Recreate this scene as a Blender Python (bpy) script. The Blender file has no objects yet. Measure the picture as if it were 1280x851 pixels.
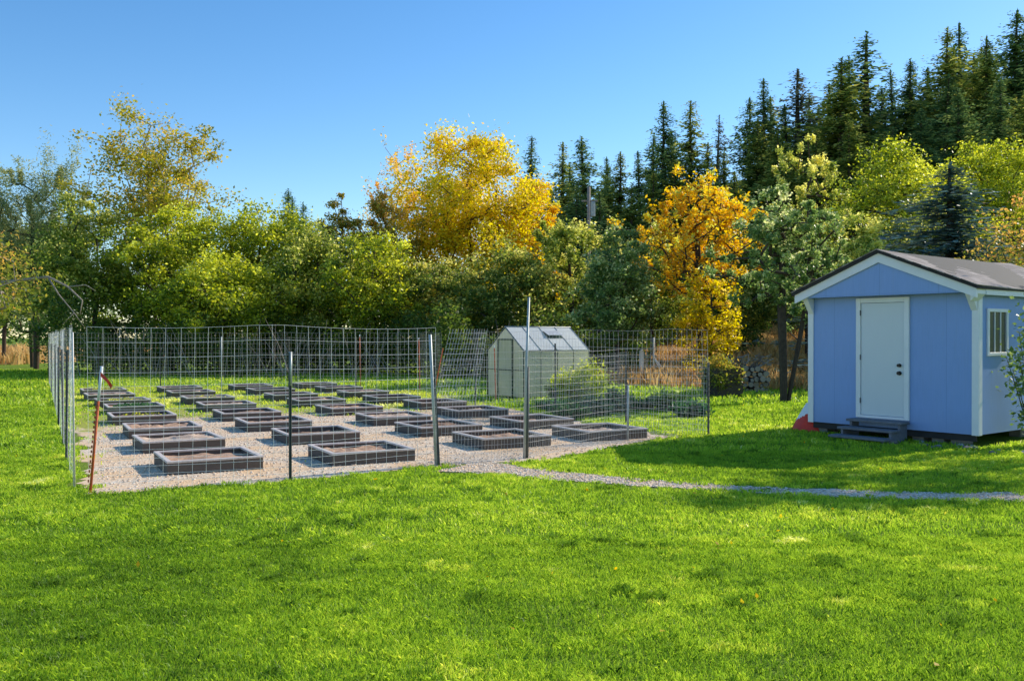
import bpy, math, random
import numpy as np
from mathutils import Vector, Matrix

random.seed(7)
RNG = np.random.default_rng(7)
scene = bpy.context.scene
col = scene.collection
PI = math.pi

# ------------------------------------------------------------------ camera model used to read sizes off the photo
F, HZ, CAMH = 1150.0, 421.0, 1.75
def at(px, d):                       # world x of a photo column at distance d
    return (px - 640.0) / F * d
def gp(px, py, z=0.0):               # ground point under a photo pixel
    d = (CAMH - z) * F / (py - HZ)
    return np.array([(px - 640.0) / F * d, d])
def zz(py, d):                       # height of a photo row at distance d
    return CAMH + (HZ - py) * d / F

# ------------------------------------------------------------------ tagging / linking helpers
def tag(o, label=None, cat=None, group=None, kind=None):
    if label: o['label'] = label
    if cat: o['category'] = cat
    if group: o['group'] = group
    if kind: o['kind'] = kind
    return o

def thing(name, label, cat, loc=(0, 0, 0), rz=0.0, group=None):
    o = bpy.data.objects.new(name, None)
    o.empty_display_size = 0.3
    col.objects.link(o)
    o.location = loc
    o.rotation_euler = (0, 0, rz)
    return tag(o, label, cat, group)

def link(name, me, mats, parent=None):
    o = bpy.data.objects.new(name, me)
    col.objects.link(o)
    for m in (mats if isinstance(mats, (list, tuple)) else [mats]):
        me.materials.append(m)
    if parent: o.parent = parent
    return o

def copy_tree(o, parent=None):
    c = o.copy(); col.objects.link(c)
    if parent: c.parent = parent
    for ch in list(o.children): copy_tree(ch, c)
    return c

class MB:
    def __init__(s): s.v = []; s.f = []; s.sm = []
    def add(s, vs, fs, smooth=False):
        n = len(s.v); s.v += [tuple(v) for v in vs]
        s.f += [tuple(i + n for i in f) for f in fs]; s.sm += [smooth] * len(fs)
        return s
    def box(s, x0, x1, y0, y1, z0, z1, bev=0.0, M=None):
        b = bev
        if b <= 0:
            vs = [(x, y, z) for z in (z0, z1) for y in (y0, y1) for x in (x0, x1)]
            fs = [(0, 2, 3, 1), (4, 5, 7, 6), (0, 1, 5, 4), (2, 6, 7, 3), (0, 4, 6, 2), (1, 3, 7, 5)]
        else:                       # chamfered box: 24 verts
            vs = []; idx = {}
            for cx, sx in ((x0, 1), (x1, -1)):
                for cy, sy in ((y0, 1), (y1, -1)):
                    for cz, sz in ((z0, 1), (z1, -1)):
                        k = (sx, sy, sz)
                        idx[k + (0,)] = len(vs); vs.append((cx, cy + sy * b, cz + sz * b))
                        idx[k + (1,)] = len(vs); vs.append((cx + sx * b, cy, cz + sz * b))
                        idx[k + (2,)] = len(vs); vs.append((cx + sx * b, cy + sy * b, cz))
            fs = []
            for a in range(3):
                o1, o2 = [i for i in range(3) if i != a]
                for sa in (1, -1):
                    q = []
                    for u, w in ((1, 1), (-1, 1), (-1, -1), (1, -1)):
                        k = [0, 0, 0]; k[a] = sa; k[o1] = u; k[o2] = w
                        q.append(idx[tuple(k) + (a,)])
                    fs.append(tuple(q))
            for a in range(3):      # edges along axis a
                o1, o2 = [i for i in range(3) if i != a]
                for u in (1, -1):
                    for w in (1, -1):
                        k = [0, 0, 0]; k[o1] = u; k[o2] = w
                        k1 = list(k); k1[a] = 1; k2 = list(k); k2[a] = -1
                        fs.append((idx[tuple(k1) + (o1,)], idx[tuple(k2) + (o1,)], idx[tuple(k2) + (o2,)], idx[tuple(k1) + (o2,)]))
            for k in [(p, q, r) for p in (1, -1) for q in (1, -1) for r in (1, -1)]:
                fs.append((idx[k + (0,)], idx[k + (1,)], idx[k + (2,)]))
        if M is not None: vs = [tuple(M @ Vector(v)) for v in vs]
        return s.add(vs, fs)
    def tube(s, pts, rad, n=8, caps=True, smooth=True):
        pts = [Vector(p) for p in pts]
        if not isinstance(rad, (list, tuple)): rad = [rad] * len(pts)
        vs = []; fs = []
        up = Vector((0, 0, 1))
        for i, p in enumerate(pts):
            t = (pts[min(i + 1, len(pts) - 1)] - pts[max(i - 1, 0)]).normalized()
            a = t.cross(up if abs(t.z) < .95 else Vector((1, 0, 0))).normalized()
            b = t.cross(a)
            for k in range(n):
                w = 2 * PI * k / n
                vs.append(p + (a * math.cos(w) + b * math.sin(w)) * rad[i])
        for i in range(len(pts) - 1):
            for k in range(n):
                k2 = (k + 1) % n
                fs.append((i * n + k, i * n + k2, (i + 1) * n + k2, (i + 1) * n + k))
        s.add(vs, fs, smooth)
        if caps:
            m = len(s.v) - len(vs)
            s.f.append(tuple(m + k for k in reversed(range(n)))); s.sm.append(False)
            s.f.append(tuple(m + (len(pts) - 1) * n + k for k in range(n))); s.sm.append(False)
        return s
    def prism(s, poly, y0, y1):     # polygon in xz extruded along y
        n = len(poly)
        vs = [(x, y0, z) for x, z in poly] + [(x, y1, z) for x, z in poly]
        fs = [tuple(range(n)), tuple(range(2 * n - 1, n - 1, -1))] + [(i, i + n, (i + 1) % n + n, (i + 1) % n) for i in range(n)]
        return s.add(vs, fs)
    def build(s, name, mats, parent=None):
        me = bpy.data.meshes.new(name)
        me.from_pydata(s.v, [], s.f)
        me.polygons.foreach_set('use_smooth', s.sm)
        import bmesh
        bm = bmesh.new(); bm.from_mesh(me)
        bmesh.ops.recalc_face_normals(bm, faces=bm.faces); bm.to_mesh(me); bm.free()
        me.update()
        return link(name, me, mats, parent)

def np_mesh(name, V, k, tint=None, faces=None, smooth=False):
    """mesh of many separate faces: V is (nfaces*k, 3) unless faces (m,k) are given"""
    me = bpy.data.meshes.new(name)
    V = np.ascontiguousarray(V, dtype=np.float32)
    if faces is None: faces = np.arange(len(V), dtype=np.int32).reshape(-1, k)
    nf = len(faces)
    me.vertices.add(len(V)); me.vertices.foreach_set('co', V.ravel())
    me.loops.add(nf * k); me.loops.foreach_set('vertex_index', np.ascontiguousarray(faces, dtype=np.int32).ravel())
    me.polygons.add(nf)
    me.polygons.foreach_set('loop_start', np.arange(0, nf * k, k, dtype=np.int32))
    if smooth: me.polygons.foreach_set('use_smooth', np.ones(nf, dtype=bool))
    me.update(calc_edges=True)
    if tint is not None:
        a = me.attributes.new('tint', 'FLOAT', 'POINT'); a.data.foreach_set('value', np.ascontiguousarray(tint, dtype=np.float32))
    return me

# ------------------------------------------------------------------ smooth value noise in numpy
def _h(i, j, s):
    n = (i * 374761393 + j * 668265263 + s * 974634777) & 0x7fffffff
    n = ((n ^ (n >> 13)) * 1274126177) & 0x7fffffff
    return ((n ^ (n >> 16)) & 0xffff) / 65535.0
def vnoise(x, y, sc, seed=0):
    x = np.asarray(x) / sc; y = np.asarray(y) / sc
    i = np.floor(x).astype(np.int64); j = np.floor(y).astype(np.int64)
    u = x - i; v = y - j; u = u * u * (3 - 2 * u); v = v * v * (3 - 2 * v)
    return (_h(i, j, seed) * (1 - u) + _h(i + 1, j, seed) * u) * (1 - v) + (_h(i, j + 1, seed) * (1 - u) + _h(i + 1, j + 1, seed) * u) * v
def sstep(a, b, x):
    t = np.clip((np.asarray(x, dtype=float) - a) / (b - a), 0, 1); return t * t * (3 - 2 * t)
def inside(poly, x, y):
    x = np.asarray(x); y = np.asarray(y); r = np.zeros(x.shape, bool); n = len(poly)
    for i in range(n):
        x0, y0 = poly[i]; x1, y1 = poly[(i + 1) % n]
        c = ((y0 > y) != (y1 > y)) & (x < (x1 - x0) * (y - y0) / (y1 - y0 + 1e-12) + x0)
        r ^= c
    return r

# ------------------------------------------------------------------ materials
MATS = {}
class NT:
    def __init__(s, name):
        s.m = bpy.data.materials.new(name); s.m.use_nodes = True; s.t = s.m.node_tree; s.t.nodes.clear()
        s.out = s.n('ShaderNodeOutputMaterial'); MATS[name] = s.m
    def n(s, ty, **kw):
        x = s.t.nodes.new(ty)
        for k, v in kw.items():
            if k in x.inputs: x.inputs[k].default_value = v
            else: setattr(x, k, v)
        return x
    def l(s, a, b): s.t.links.new(a, b); return s
    def coords(s, out='Object', scale=None):
        c = s.n('ShaderNodeTexCoord').outputs[out]
        if scale is not None:
            mp = s.n('ShaderNodeMapping'); mp.inputs['Scale'].default_value = scale; s.l(c, mp.inputs[0]); c = mp.outputs[0]
        return c
    def noise(s, c, scale, detail=4, rough=.6):
        x = s.n('ShaderNodeTexNoise'); x.inputs['Scale'].default_value = scale; x.inputs['Detail'].default_value = detail; x.inputs['Roughness'].default_value = rough
        s.l(c, x.inputs['Vector']); return x.outputs['Fac']
    def ramp(s, fac, stops):
        x = s.n('ShaderNodeValToRGB'); e = x.color_ramp.elements
        while len(e) < len(stops): e.new(.5)
        for i, (p, c) in enumerate(stops): e[i].position = p; e[i].color = tuple(c) + ((1,) if len(c) == 3 else ())
        s.l(fac, x.inputs[0]); return x.outputs[0]
    def mix(s, fac, a, b, mode='MIX'):
        x = s.n('ShaderNodeMix', data_type='RGBA', blend_type=mode)
        for i, v in ((0, fac), (6, a), (7, b)):
            if hasattr(v, 'is_output'): s.l(v, x.inputs[i])
            else: x.inputs[i].default_value = v if i == 0 else tuple(v) + ((1,) if len(v) == 3 else ())
        return x.outputs[2]
    def bsdf(s, color, rough=.6, metal=0, bump=None, bstr=.4, bdist=.02, spec=.5):
        b = s.n('ShaderNodeBsdfPrincipled')
        if hasattr(color, 'is_output'): s.l(color, b.inputs['Base Color'])
        else: b.inputs['Base Color'].default_value = tuple(color) + (1,)
        if hasattr(rough, 'is_output'): s.l(rough, b.inputs['Roughness'])
        else: b.inputs['Roughness'].default_value = rough
        b.inputs['Metallic'].default_value = metal; b.inputs['Specular IOR Level'].default_value = spec
        if bump is not None:
            k = s.n('ShaderNodeBump'); k.inputs['Strength'].default_value = bstr; k.inputs['Distance'].default_value = bdist
            s.l(bump, k.inputs['Height']); s.l(k.outputs[0], b.inputs['Normal'])
        return b.outputs[0]
    def done(s, sh): s.l(sh, s.out.inputs['Surface']); return s.m

def mat_simple(name, c, rough=.6, metal=0, var=.25, scale=6, bump=.2, spec=.4, coords='Object', cscale=None, mixf=.25):
    t = NT(name); co = t.coords(coords, cscale)
    n = t.noise(co, scale, 6); n2 = t.noise(co, scale * 7, 3)
    a = tuple(max(0, x * (1 - var)) for x in c); b = tuple(min(1, x * (1 + var)) for x in c)
    cc = t.ramp(n, [(.3, a), (.7, b)])
    cc = t.mix(mixf, cc, t.ramp(n2, [(.3, tuple(x * .6 for x in c)), (.7, tuple(min(1, x * 1.3) for x in c))]))
    return t.done(t.bsdf(cc, rough, metal, n2, bump, .01, spec))

def mat_leaf(name, stops, trans=.52, rough=.42, spec=.3, tsat=1.08, gain=1.6):
    t = NT(name)
    a = t.n('ShaderNodeAttribute', attribute_name='tint')
    stops = [(p, tuple(min(.9, v * gain) for v in c)) for p, c in stops]
    cc = t.ramp(a.outputs['Fac'], stops)
    b = t.bsdf(cc, rough, 0, None, spec=spec)
    tr = t.n('ShaderNodeBsdfTranslucent')
    hs = t.n('ShaderNodeHueSaturation'); hs.inputs['Value'].default_value = 1.6; hs.inputs['Saturation'].default_value = tsat
    t.l(cc, hs.inputs['Color']); t.l(hs.outputs[0], tr.inputs[0])
    mx = t.n('ShaderNodeMixShader'); mx.inputs[0].default_value = trans
    t.l(b, mx.inputs[1]); t.l(tr.outputs[0], mx.inputs[2])
    return t.done(mx.outputs[0])

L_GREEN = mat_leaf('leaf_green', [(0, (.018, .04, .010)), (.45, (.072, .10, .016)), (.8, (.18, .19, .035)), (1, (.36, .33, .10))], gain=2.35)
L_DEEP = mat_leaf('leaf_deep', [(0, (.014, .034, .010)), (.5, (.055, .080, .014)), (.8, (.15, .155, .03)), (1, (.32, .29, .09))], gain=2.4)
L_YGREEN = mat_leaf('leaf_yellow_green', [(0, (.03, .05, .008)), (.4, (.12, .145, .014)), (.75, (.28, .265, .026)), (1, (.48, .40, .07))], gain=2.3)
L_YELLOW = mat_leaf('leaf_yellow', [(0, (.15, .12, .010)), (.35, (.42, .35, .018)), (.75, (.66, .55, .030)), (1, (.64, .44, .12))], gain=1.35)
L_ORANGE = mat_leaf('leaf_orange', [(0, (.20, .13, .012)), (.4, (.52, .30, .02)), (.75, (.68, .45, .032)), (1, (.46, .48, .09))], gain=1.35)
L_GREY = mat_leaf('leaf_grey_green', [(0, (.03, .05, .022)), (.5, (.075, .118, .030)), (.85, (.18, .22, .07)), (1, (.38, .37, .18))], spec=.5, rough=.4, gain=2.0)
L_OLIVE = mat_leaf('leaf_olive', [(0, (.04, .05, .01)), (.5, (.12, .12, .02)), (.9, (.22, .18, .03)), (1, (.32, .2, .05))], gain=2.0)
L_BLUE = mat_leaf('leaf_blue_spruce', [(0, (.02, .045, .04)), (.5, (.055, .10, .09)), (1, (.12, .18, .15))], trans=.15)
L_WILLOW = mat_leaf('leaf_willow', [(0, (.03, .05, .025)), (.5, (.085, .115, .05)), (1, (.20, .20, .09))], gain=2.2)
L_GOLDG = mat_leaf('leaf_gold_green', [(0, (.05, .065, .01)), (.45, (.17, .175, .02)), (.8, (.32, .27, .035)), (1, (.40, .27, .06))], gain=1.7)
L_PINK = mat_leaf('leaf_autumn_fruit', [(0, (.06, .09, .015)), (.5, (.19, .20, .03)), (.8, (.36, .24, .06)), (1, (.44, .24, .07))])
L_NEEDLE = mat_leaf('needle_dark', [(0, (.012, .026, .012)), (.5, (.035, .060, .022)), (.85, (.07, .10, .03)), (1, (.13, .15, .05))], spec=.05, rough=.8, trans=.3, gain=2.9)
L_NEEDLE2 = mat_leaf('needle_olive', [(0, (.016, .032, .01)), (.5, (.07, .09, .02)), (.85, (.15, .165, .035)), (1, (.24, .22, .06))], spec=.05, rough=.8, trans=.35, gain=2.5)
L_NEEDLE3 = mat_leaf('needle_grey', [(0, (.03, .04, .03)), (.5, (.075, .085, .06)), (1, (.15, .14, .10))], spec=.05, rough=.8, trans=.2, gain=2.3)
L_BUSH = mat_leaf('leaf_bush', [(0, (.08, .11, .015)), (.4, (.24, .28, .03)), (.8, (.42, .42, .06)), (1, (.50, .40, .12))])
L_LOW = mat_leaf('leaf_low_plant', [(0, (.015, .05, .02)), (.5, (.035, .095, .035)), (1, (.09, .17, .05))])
M_GRASS = mat_leaf('grass_blade', [(0, (.022, .048, .004)), (.3, (.074, .128, .007)), (.6, (.158, .216, .012)), (.85, (.27, .275, .03)), (1, (.44, .35, .13))], trans=.5, tsat=1.0, gain=2.7)
M_DRY = mat_leaf('dry_grass_blade', [(0, (.22, .12, .035)), (.5, (.40, .24, .08)), (1, (.55, .40, .17))], trans=.35, tsat=1.0, gain=1.35)
M_BARK = mat_simple('bark', (.075, .055, .042), .9, 0, .4, 9, .8, .2)
M_BARKL = mat_simple('bark_pale', (.34, .28, .23), .85, 0, .35, 9, .5, .2)

def mat_ground():
    t = NT('lawn_soil'); co = t.coords('Object')
    n1 = t.noise(co, .25, 5); n2 = t.noise(co, 3, 6); n3 = t.noise(co, 30, 4)
    c = t.ramp(n1, [(.3, (.16, .26, .02)), (.5, (.22, .34, .03)), (.7, (.34, .40, .05))])
    c = t.mix(t.ramp(n2, [(.35, (0, 0, 0)), (.7, (1, 1, 1))]), c, (.13, .23, .02))
    c = t.mix(.4, c, t.ramp(n3, [(.35, (.05, .08, .01)), (.65, (.32, .40, .06))]))
    return t.done(t.bsdf(c, .95, 0, n3, .8, .03, .1))
def mat_gravel(name, grassy):
    t = NT(name); co = t.coords('Object')
    v = t.n('ShaderNodeTexVoronoi'); v.inputs['Scale'].default_value = 38; t.l(co, v.inputs['Vector'])
    sep = t.n('ShaderNodeSeparateColor'); t.l(v.outputs['Color'], sep.inputs[0])
    c = t.ramp(sep.outputs[0], [(0, (.60, .45, .32)), (.4, (.85, .67, .48)), (.75, (.92, .76, .57)), (1, (.95, .86, .72))])
    c = t.mix(t.ramp(v.outputs['Distance'], [(.45, (0, 0, 0)), (.95, (1, 1, 1))]), c, (.42, .33, .26))
    big = t.noise(co, 1.1, 5)
    c = t.mix(t.ramp(big, [(.42, (0, 0, 0)), (.62, (.75, .75, .75))]), c, (.82, .54, .29))
    if grassy:
        a = t.n('ShaderNodeAttribute', attribute_name='tint')
        gn = t.noise(co, 1.6, 6, .7)
        ad = t.n('ShaderNodeMath', operation='ADD'); t.l(a.outputs['Fac'], ad.inputs[0]); t.l(gn, ad.inputs[1])
        g = t.ramp(t.noise(co, 14, 4), [(.3, (.20, .25, .04)), (.55, (.42, .43, .08)), (.75, (.58, .48, .18))])
        c = t.mix(t.ramp(ad.outputs[0], [(.88, (0, 0, 0)), (1.05, (1, 1, 1))]), c, g)
    return t.done(t.bsdf(c, .95, 0, v.outputs['Distance'], .25, .006, .1))
M_GROUND = mat_ground()
M_YARD = mat_gravel('yard_gravel', True)
M_PATH = mat_gravel('path_gravel', False)
def mat_stone():
    t = NT('gravel_stone'); a = t.n('ShaderNodeAttribute', attribute_name='tint')
    c = t.ramp(a.outputs['Fac'], [(0, (.50, .37, .27)), (.4, (.84, .66, .49)), (.75, (.92, .77, .60)), (1, (.96, .90, .80))])
    return t.done(t.bsdf(c, .9, 0, spec=.2))
M_STONE = mat_stone()
M_TAN = mat_simple('dry_field_soil', (.55, .36, .15), .95, 0, .35, .8, .5, .1)
M_SOIL = mat_simple('bed_soil', (.52, .33, .22), .95, 0, .45, 9, 1.0, .1)

def mat_wood(name, c, cs=(1, 1, 1), var=.35, scale=3):
    t = NT(name); co = t.coords('Object', cs)
    n = t.noise(co, scale, 8, .7); n2 = t.noise(co, scale * 6, 4, .6)
    cc = t.ramp(n, [(.25, tuple(x * (1 - var) for x in c)), (.55, c), (.8, tuple(min(1, x * (1 + var)) for x in c))])
    cc = t.mix(.3, cc, t.ramp(n2, [(.3, tuple(x * .5 for x in c)), (.7, tuple(min(1, x * 1.35) for x in c))]))
    return t.done(t.bsdf(cc, .8, 0, n2, .35, .006, .3))
M_BOARD = mat_wood('bed_board', (.125, .10, .082), (1, 1, 6))
M_CAP = mat_wood('bed_cap', (.66, .58, .53), (2, 2, 2))  # far paler than the boards: sunlight on the rim put into its colour
M_STEP = mat_wood('step_wood', (.17, .175, .20), (2, 2, 2))
M_LOG = mat_wood('log_bark', (.13, .095, .07), (2, 2, 2))
M_LOGEND = mat_wood('log_end', (.40, .32, .24), (3, 3, 3))
M_BIN = mat_wood('bin_wood', (.075, .06, .045), (3, 3, 1))

M_WIRE = mat_simple('galvanised_wire', (.95, .94, .92), .45, .0, .15, 3, 0)  # near-white base colour carries the sun's glint on the wire
M_WIREOLD = mat_simple('weathered_wire', (.62, .60, .58), .55, .3, .2, 3, 0)
M_POST = mat_simple('dark_steel_post', (.085, .09, .085), .6, .2, .4, 5, .2)
M_POSTG = mat_simple('galvanised_post', (.42, .44, .43), .5, .4, .25, 5, .1)
M_WHITE = mat_simple('white_trim_paint', (.78, .78, .79), .5, 0, .05, 1.5, .05, mixf=.06)
M_DOOR = mat_simple('door_paint', (.66, .69, .71), .45, 0, .03, 1, .02, cscale=(.4, .4, .15), mixf=.04)
M_ORANGE = mat_simple('orange_stake_paint', (.58, .11, .03), .6, 0, .3, 14, .1)
M_BLACK = mat_simple('black_hardware', (.02, .02, .022), .35, .4, .2, 6, 0)
M_DARKEDGE = mat_simple('dark_roof_edge', (.03, .027, .027), .8, 0, .3, 6, .2)
M_BLOCK = mat_simple('concrete_block', (.22, .20, .19), .95, 0, .25, 10, .5)
M_REDBAG = mat_simple('red_plastic', (.68, .05, .02), .4, 0, .12, 5, .2)
M_GFRAME = mat_simple('green_aluminium', (.02, .055, .035), .4, .3, .2, 5, 0)
M_CURTAIN = mat_simple('window_curtain', (.45, .42, .38), .9, 0, .2, 12, .3)
def mat_siding():
    t = NT('blue_siding'); co = t.coords('Object')
    n = t.noise(co, 1.4, 5); n2 = t.noise(t.coords('Object', (30, 30, 1.5)), 2, 4)
    c = t.ramp(n, [(.3, (.23, .36, .67)), (.7, (.26, .395, .72))])
    c = t.mix(.35, c, t.ramp(n2, [(.3, (.20, .32, .62)), (.7, (.28, .42, .74))]))
    g = t.n('ShaderNodeTexGradient')
    # faint splash-back dirt towards the sill
    sx = t.n('ShaderNodeSeparateXYZ'); t.l(co, sx.inputs[0])
    mr = t.n('ShaderNodeMapRange'); t.l(sx.outputs[2], mr.inputs[0]); mr.inputs[1].default_value = .2; mr.inputs[2].default_value = .6; mr.inputs[3].default_value = .25; mr.inputs[4].default_value = 0
    c = t.mix(mr.outputs[0], c, (.18, .22, .34))
    d = t.n('ShaderNodeMath', operation='MULTIPLY'); t.l(sx.outputs[0], d.inputs[0]); d.inputs[1].default_value = 1 / 1.017
    fr0 = t.n('ShaderNodeMath', operation='FRACT'); t.l(d.outputs[0], fr0.inputs[0])
    cm = t.n('ShaderNodeMath', operation='COMPARE'); t.l(fr0.outputs[0], cm.inputs[0]); cm.inputs[1].default_value = .5; cm.inputs[2].default_value = .004
    c = t.mix(cm.outputs[0], c, (.18, .29, .56))
    st = t.noise(t.coords('Object', (5, 5, .35)), 3, 6, .7)
    c = t.mix(t.ramp(st, [(.5, (0, 0, 0)), (.8, (.35, .35, .35))]), c, (.25, .33, .52))
    return t.done(t.bsdf(c, .6, 0, n2, .25, .004, .35))
M_BLUE = mat_siding()
def mat_shingle():
    t = NT('roof_shingle'); co = t.coords('UV')
    b = t.n('ShaderNodeTexBrick'); b.inputs['Scale'].default_value = 1; b.inputs['Brick Width'].default_value = .3; b.inputs['Row Height'].default_value = .14
    b.inputs['Mortar Size'].default_value = .006; b.inputs['Color1'].default_value = (.34, .28, .245, 1); b.inputs['Color2'].default_value = (.52, .44, .39, 1); b.inputs['Mortar'].default_value = (.07, .06, .055, 1)
    t.l(co, b.inputs['Vector'])
    n = t.noise(t.coords('Object'), 2.2, 6); n2 = t.noise(t.coords('Object'), 60, 2)
    c = t.mix(t.ramp(n, [(.4, (0, 0, 0)), (.65, (.7, .7, .7))]), b.outputs['Color'], (.22, .185, .16))
    c = t.mix(.25, c, t.ramp(n2, [(.3, (.12, .1, .09)), (.7, (.5, .45, .42))]))
    return t.done(t.bsdf(c, .95, 0, b.outputs['Fac'], -.6, .02, .15))
M_SHINGLE = mat_shingle()
def mat_poly(name, c, trans=.55, clear=.34):
    t = NT(name); co = t.coords('Object')
    n = t.noise(co, 1.5, 5); st = t.noise(t.coords('Object', (25, 25, .6)), 2, 3)
    cc = t.ramp(n, [(.3, tuple(x * .85 for x in c)), (.7, c)])
    cc = t.mix(.25, cc, t.ramp(st, [(.35, tuple(x * .75 for x in c)), (.65, tuple(min(1, x * 1.1) for x in c))]))
    b = t.bsdf(cc, .25, 0, spec=.5)
    tr = t.n('ShaderNodeBsdfTranslucent'); t.l(cc, tr.inputs[0])
    mx = t.n('ShaderNodeMixShader'); mx.inputs[0].default_value = trans
    t.l(b, mx.inputs[1]); t.l(tr.outputs[0], mx.inputs[2])
    tp = t.n('ShaderNodeBsdfTransparent'); m2 = t.n('ShaderNodeMixShader'); m2.inputs[0].default_value = clear
    t.l(mx.outputs[0], m2.inputs[1]); t.l(tp.outputs[0], m2.inputs[2]); return t.done(m2.outputs[0])
M_POLY = mat_poly('polycarbonate_wall', (.84, .85, .72), .7)
M_POLYR = mat_poly('polycarbonate_roof', (.97, .97, .96), .5, .10)
def mat_glass():
    t = NT('window_glass'); b = t.n('ShaderNodeBsdfPrincipled')
    b.inputs['Base Color'].default_value = (.06, .07, .08, 1); b.inputs['Roughness'].default_value = .06
    n = t.noise(t.coords('Object'), 3, 3); k = t.n('ShaderNodeBump'); k.inputs['Strength'].default_value = .05; t.l(n, k.inputs['Height']); t.l(k.outputs[0], b.inputs['Normal'])
    return t.done(b.outputs[0])
M_GLASS = mat_glass()

# ------------------------------------------------------------------ world, sun, camera
SUN = Vector((1.42, .90, 1.0)).normalized()
w = bpy.data.worlds.new('World'); scene.world = w; w.use_nodes = True
nt = w.node_tree; nt.nodes.clear()
wo = nt.nodes.new('ShaderNodeOutputWorld'); bg = nt.nodes.new('ShaderNodeBackground'); sk = nt.nodes.new('ShaderNodeTexSky')
sk.sky_type = 'NISHITA'; sk.sun_disc = False
sk.sun_elevation = math.asin(SUN.z); sk.sun_rotation = math.atan2(SUN.x, SUN.y)
sk.altitude = 900; sk.air_density = 1.0; sk.dust_density = .35; sk.ozone_density = 1.6
bg.inputs['Strength'].default_value = .15
hs = nt.nodes.new('ShaderNodeHueSaturation'); hs.inputs['Saturation'].default_value = 1.3; hs.inputs['Value'].default_value = 1.32
nt.links.new(sk.outputs[0], hs.inputs['Color']); nt.links.new(hs.outputs[0], bg.inputs[0]); nt.links.new(bg.outputs[0], wo.inputs[0])
sl = bpy.data.lights.new('sun', 'SUN'); sl.energy = 5.0; sl.angle = math.radians(.53); sl.color = (1, .92, .77)
so = bpy.data.objects.new('sun', sl); col.objects.link(so); so.rotation_euler = SUN.to_track_quat('Z', 'Y').to_euler(); so.location = (30, 30, 30)

cd = bpy.data.cameras.new('camera'); cam = bpy.data.objects.new('camera', cd); col.objects.link(cam)
cd.sensor_width = 36; cd.lens = 36 * F / 1280; cd.clip_end = 2000; cd.clip_start = .05
cam.location = (0, 0, CAMH); cam.rotation_euler = (math.radians(90) - math.atan((425.5 - HZ) / F), 0, 0)
scene.camera = cam
scene.view_settings.view_transform = 'Standard'; scene.view_settings.look = 'None'; scene.view_settings.exposure = 0; scene.view_settings.gamma = 1
cy = scene.cycles
cy.max_bounces = 8; cy.diffuse_bounces = 4; cy.glossy_bounces = 3; cy.transmission_bounces = 6; cy.transparent_max_bounces = 8
cy.use_denoising = True
cy.sample_clamp_indirect = 4

# ------------------------------------------------------------------ terrain
def hz_(x, y):
    x = np.asarray(x, float); y = np.asarray(y, float)
    z = 15 * sstep(40, 125, y) * sstep(-14, 48, x)
    z = z + 1.3 * sstep(38, 60, y) * sstep(4, 14, x)
    z = z + 24 * sstep(130, 420, y) * sstep(-40, 120, x)
    return z
def axis(lo, hi, dense_lo, dense_hi, st, grow=1.18):
    a = list(np.arange(dense_lo, dense_hi + 1e-6, st)); d = st
    while a[-1] < hi: d *= grow; a.append(a[-1] + d)
    d = st
    while a[0] > lo: d *= grow; a.insert(0, a[0] - d)
    return np.array(a)
gx = axis(-900, 900, -40, 70, 1.5); gy = axis(-60, 1100, -6, 130, 1.5)
GX, GY = np.meshgrid(gx, gy); GZ = hz_(GX, GY)
nx, ny = len(gx), len(gy)
ii = np.arange(nx * ny).reshape(ny, nx)
fc = np.stack([ii[:-1, :-1], ii[:-1, 1:], ii[1:, 1:], ii[1:, :-1]], -1).reshape(-1, 4)
g = link('ground', np_mesh('ground', np.stack([GX, GY, GZ], -1).reshape(-1, 3), 4, faces=fc, smooth=True), M_GROUND)
tag(g, 'sunlit green lawn rising to a wooded hillside', kind='structure')

# garden yard outline (world), hand-read from the fence feet
FL = (-4.98, 10.42); FGL = (-1.06, 12.62); FGR = (.20, 13.25); FR1 = (1.97, 15.6); FR2 = (3.45, 16.25)
BL = (-16.9, 33.6); BM = (-3.0, 29.4); BR = (-1.15, 25.6)
YARD = [(-4.75, 10.25), (-2.75, 11.0), (-1.1, 12.35), (-.1, 12.65), (.55, 13.1), (1.3, 14.2), (2.3, 15.4), (3.0, 16.3), (1.6, 18.4), (.2, 21.6), (-.9, 25.2), (-2.9, 29.6), (-8, 31.8), (-16.6, 33.4), (-11, 22.6)]
def sheet(name, poly, z, m, step=.35, ragged=.12, seed=1, fn=None, label=None):
    """a ragged-edged ground sheet: the polygon's outline jittered and triangulated as a fan of strips via bmesh"""
    import bmesh
    pts = []
    n = len(poly)
    for i in range(n):
        a = np.array(poly[i]); b = np.array(poly[(i + 1) % n]); L = np.linalg.norm(b - a); k = max(1, int(L / step))
        nn = np.array([-(b - a)[1], (b - a)[0]]) / max(L, 1e-6)
        for j in range(k):
            p = a + (b - a) * j / k
            r = (vnoise(p[0], p[1], .45, seed) - .5) * 2 * ragged
            p = p + nn * r; pts.append(p)
    bm = bmesh.new()
    vs = [bm.verts.new((p[0], p[1], z)) for p in pts]
    f = bm.faces.new(vs); bmesh.ops.triangulate(bm, faces=[f])
    bmesh.ops.recalc_face_normals(bm, faces=bm.faces)
    me = bpy.data.meshes.new(name); bm.to_mesh(me); bm.free()
    if me.polygons[0].normal.z < 0: me.flip_normals()
    if fn is not None:
        co = np.empty(len(me.vertices) * 3, np.float32); me.vertices.foreach_get('co', co); co = co.reshape(-1, 3)
        a = me.attributes.new('tint', 'FLOAT', 'POINT'); a.data.foreach_set('value', fn(co[:, 0], co[:, 1]).astype(np.float32))
    o = link(name, me, m); tag(o, label, kind='structure'); return o, pts

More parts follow.
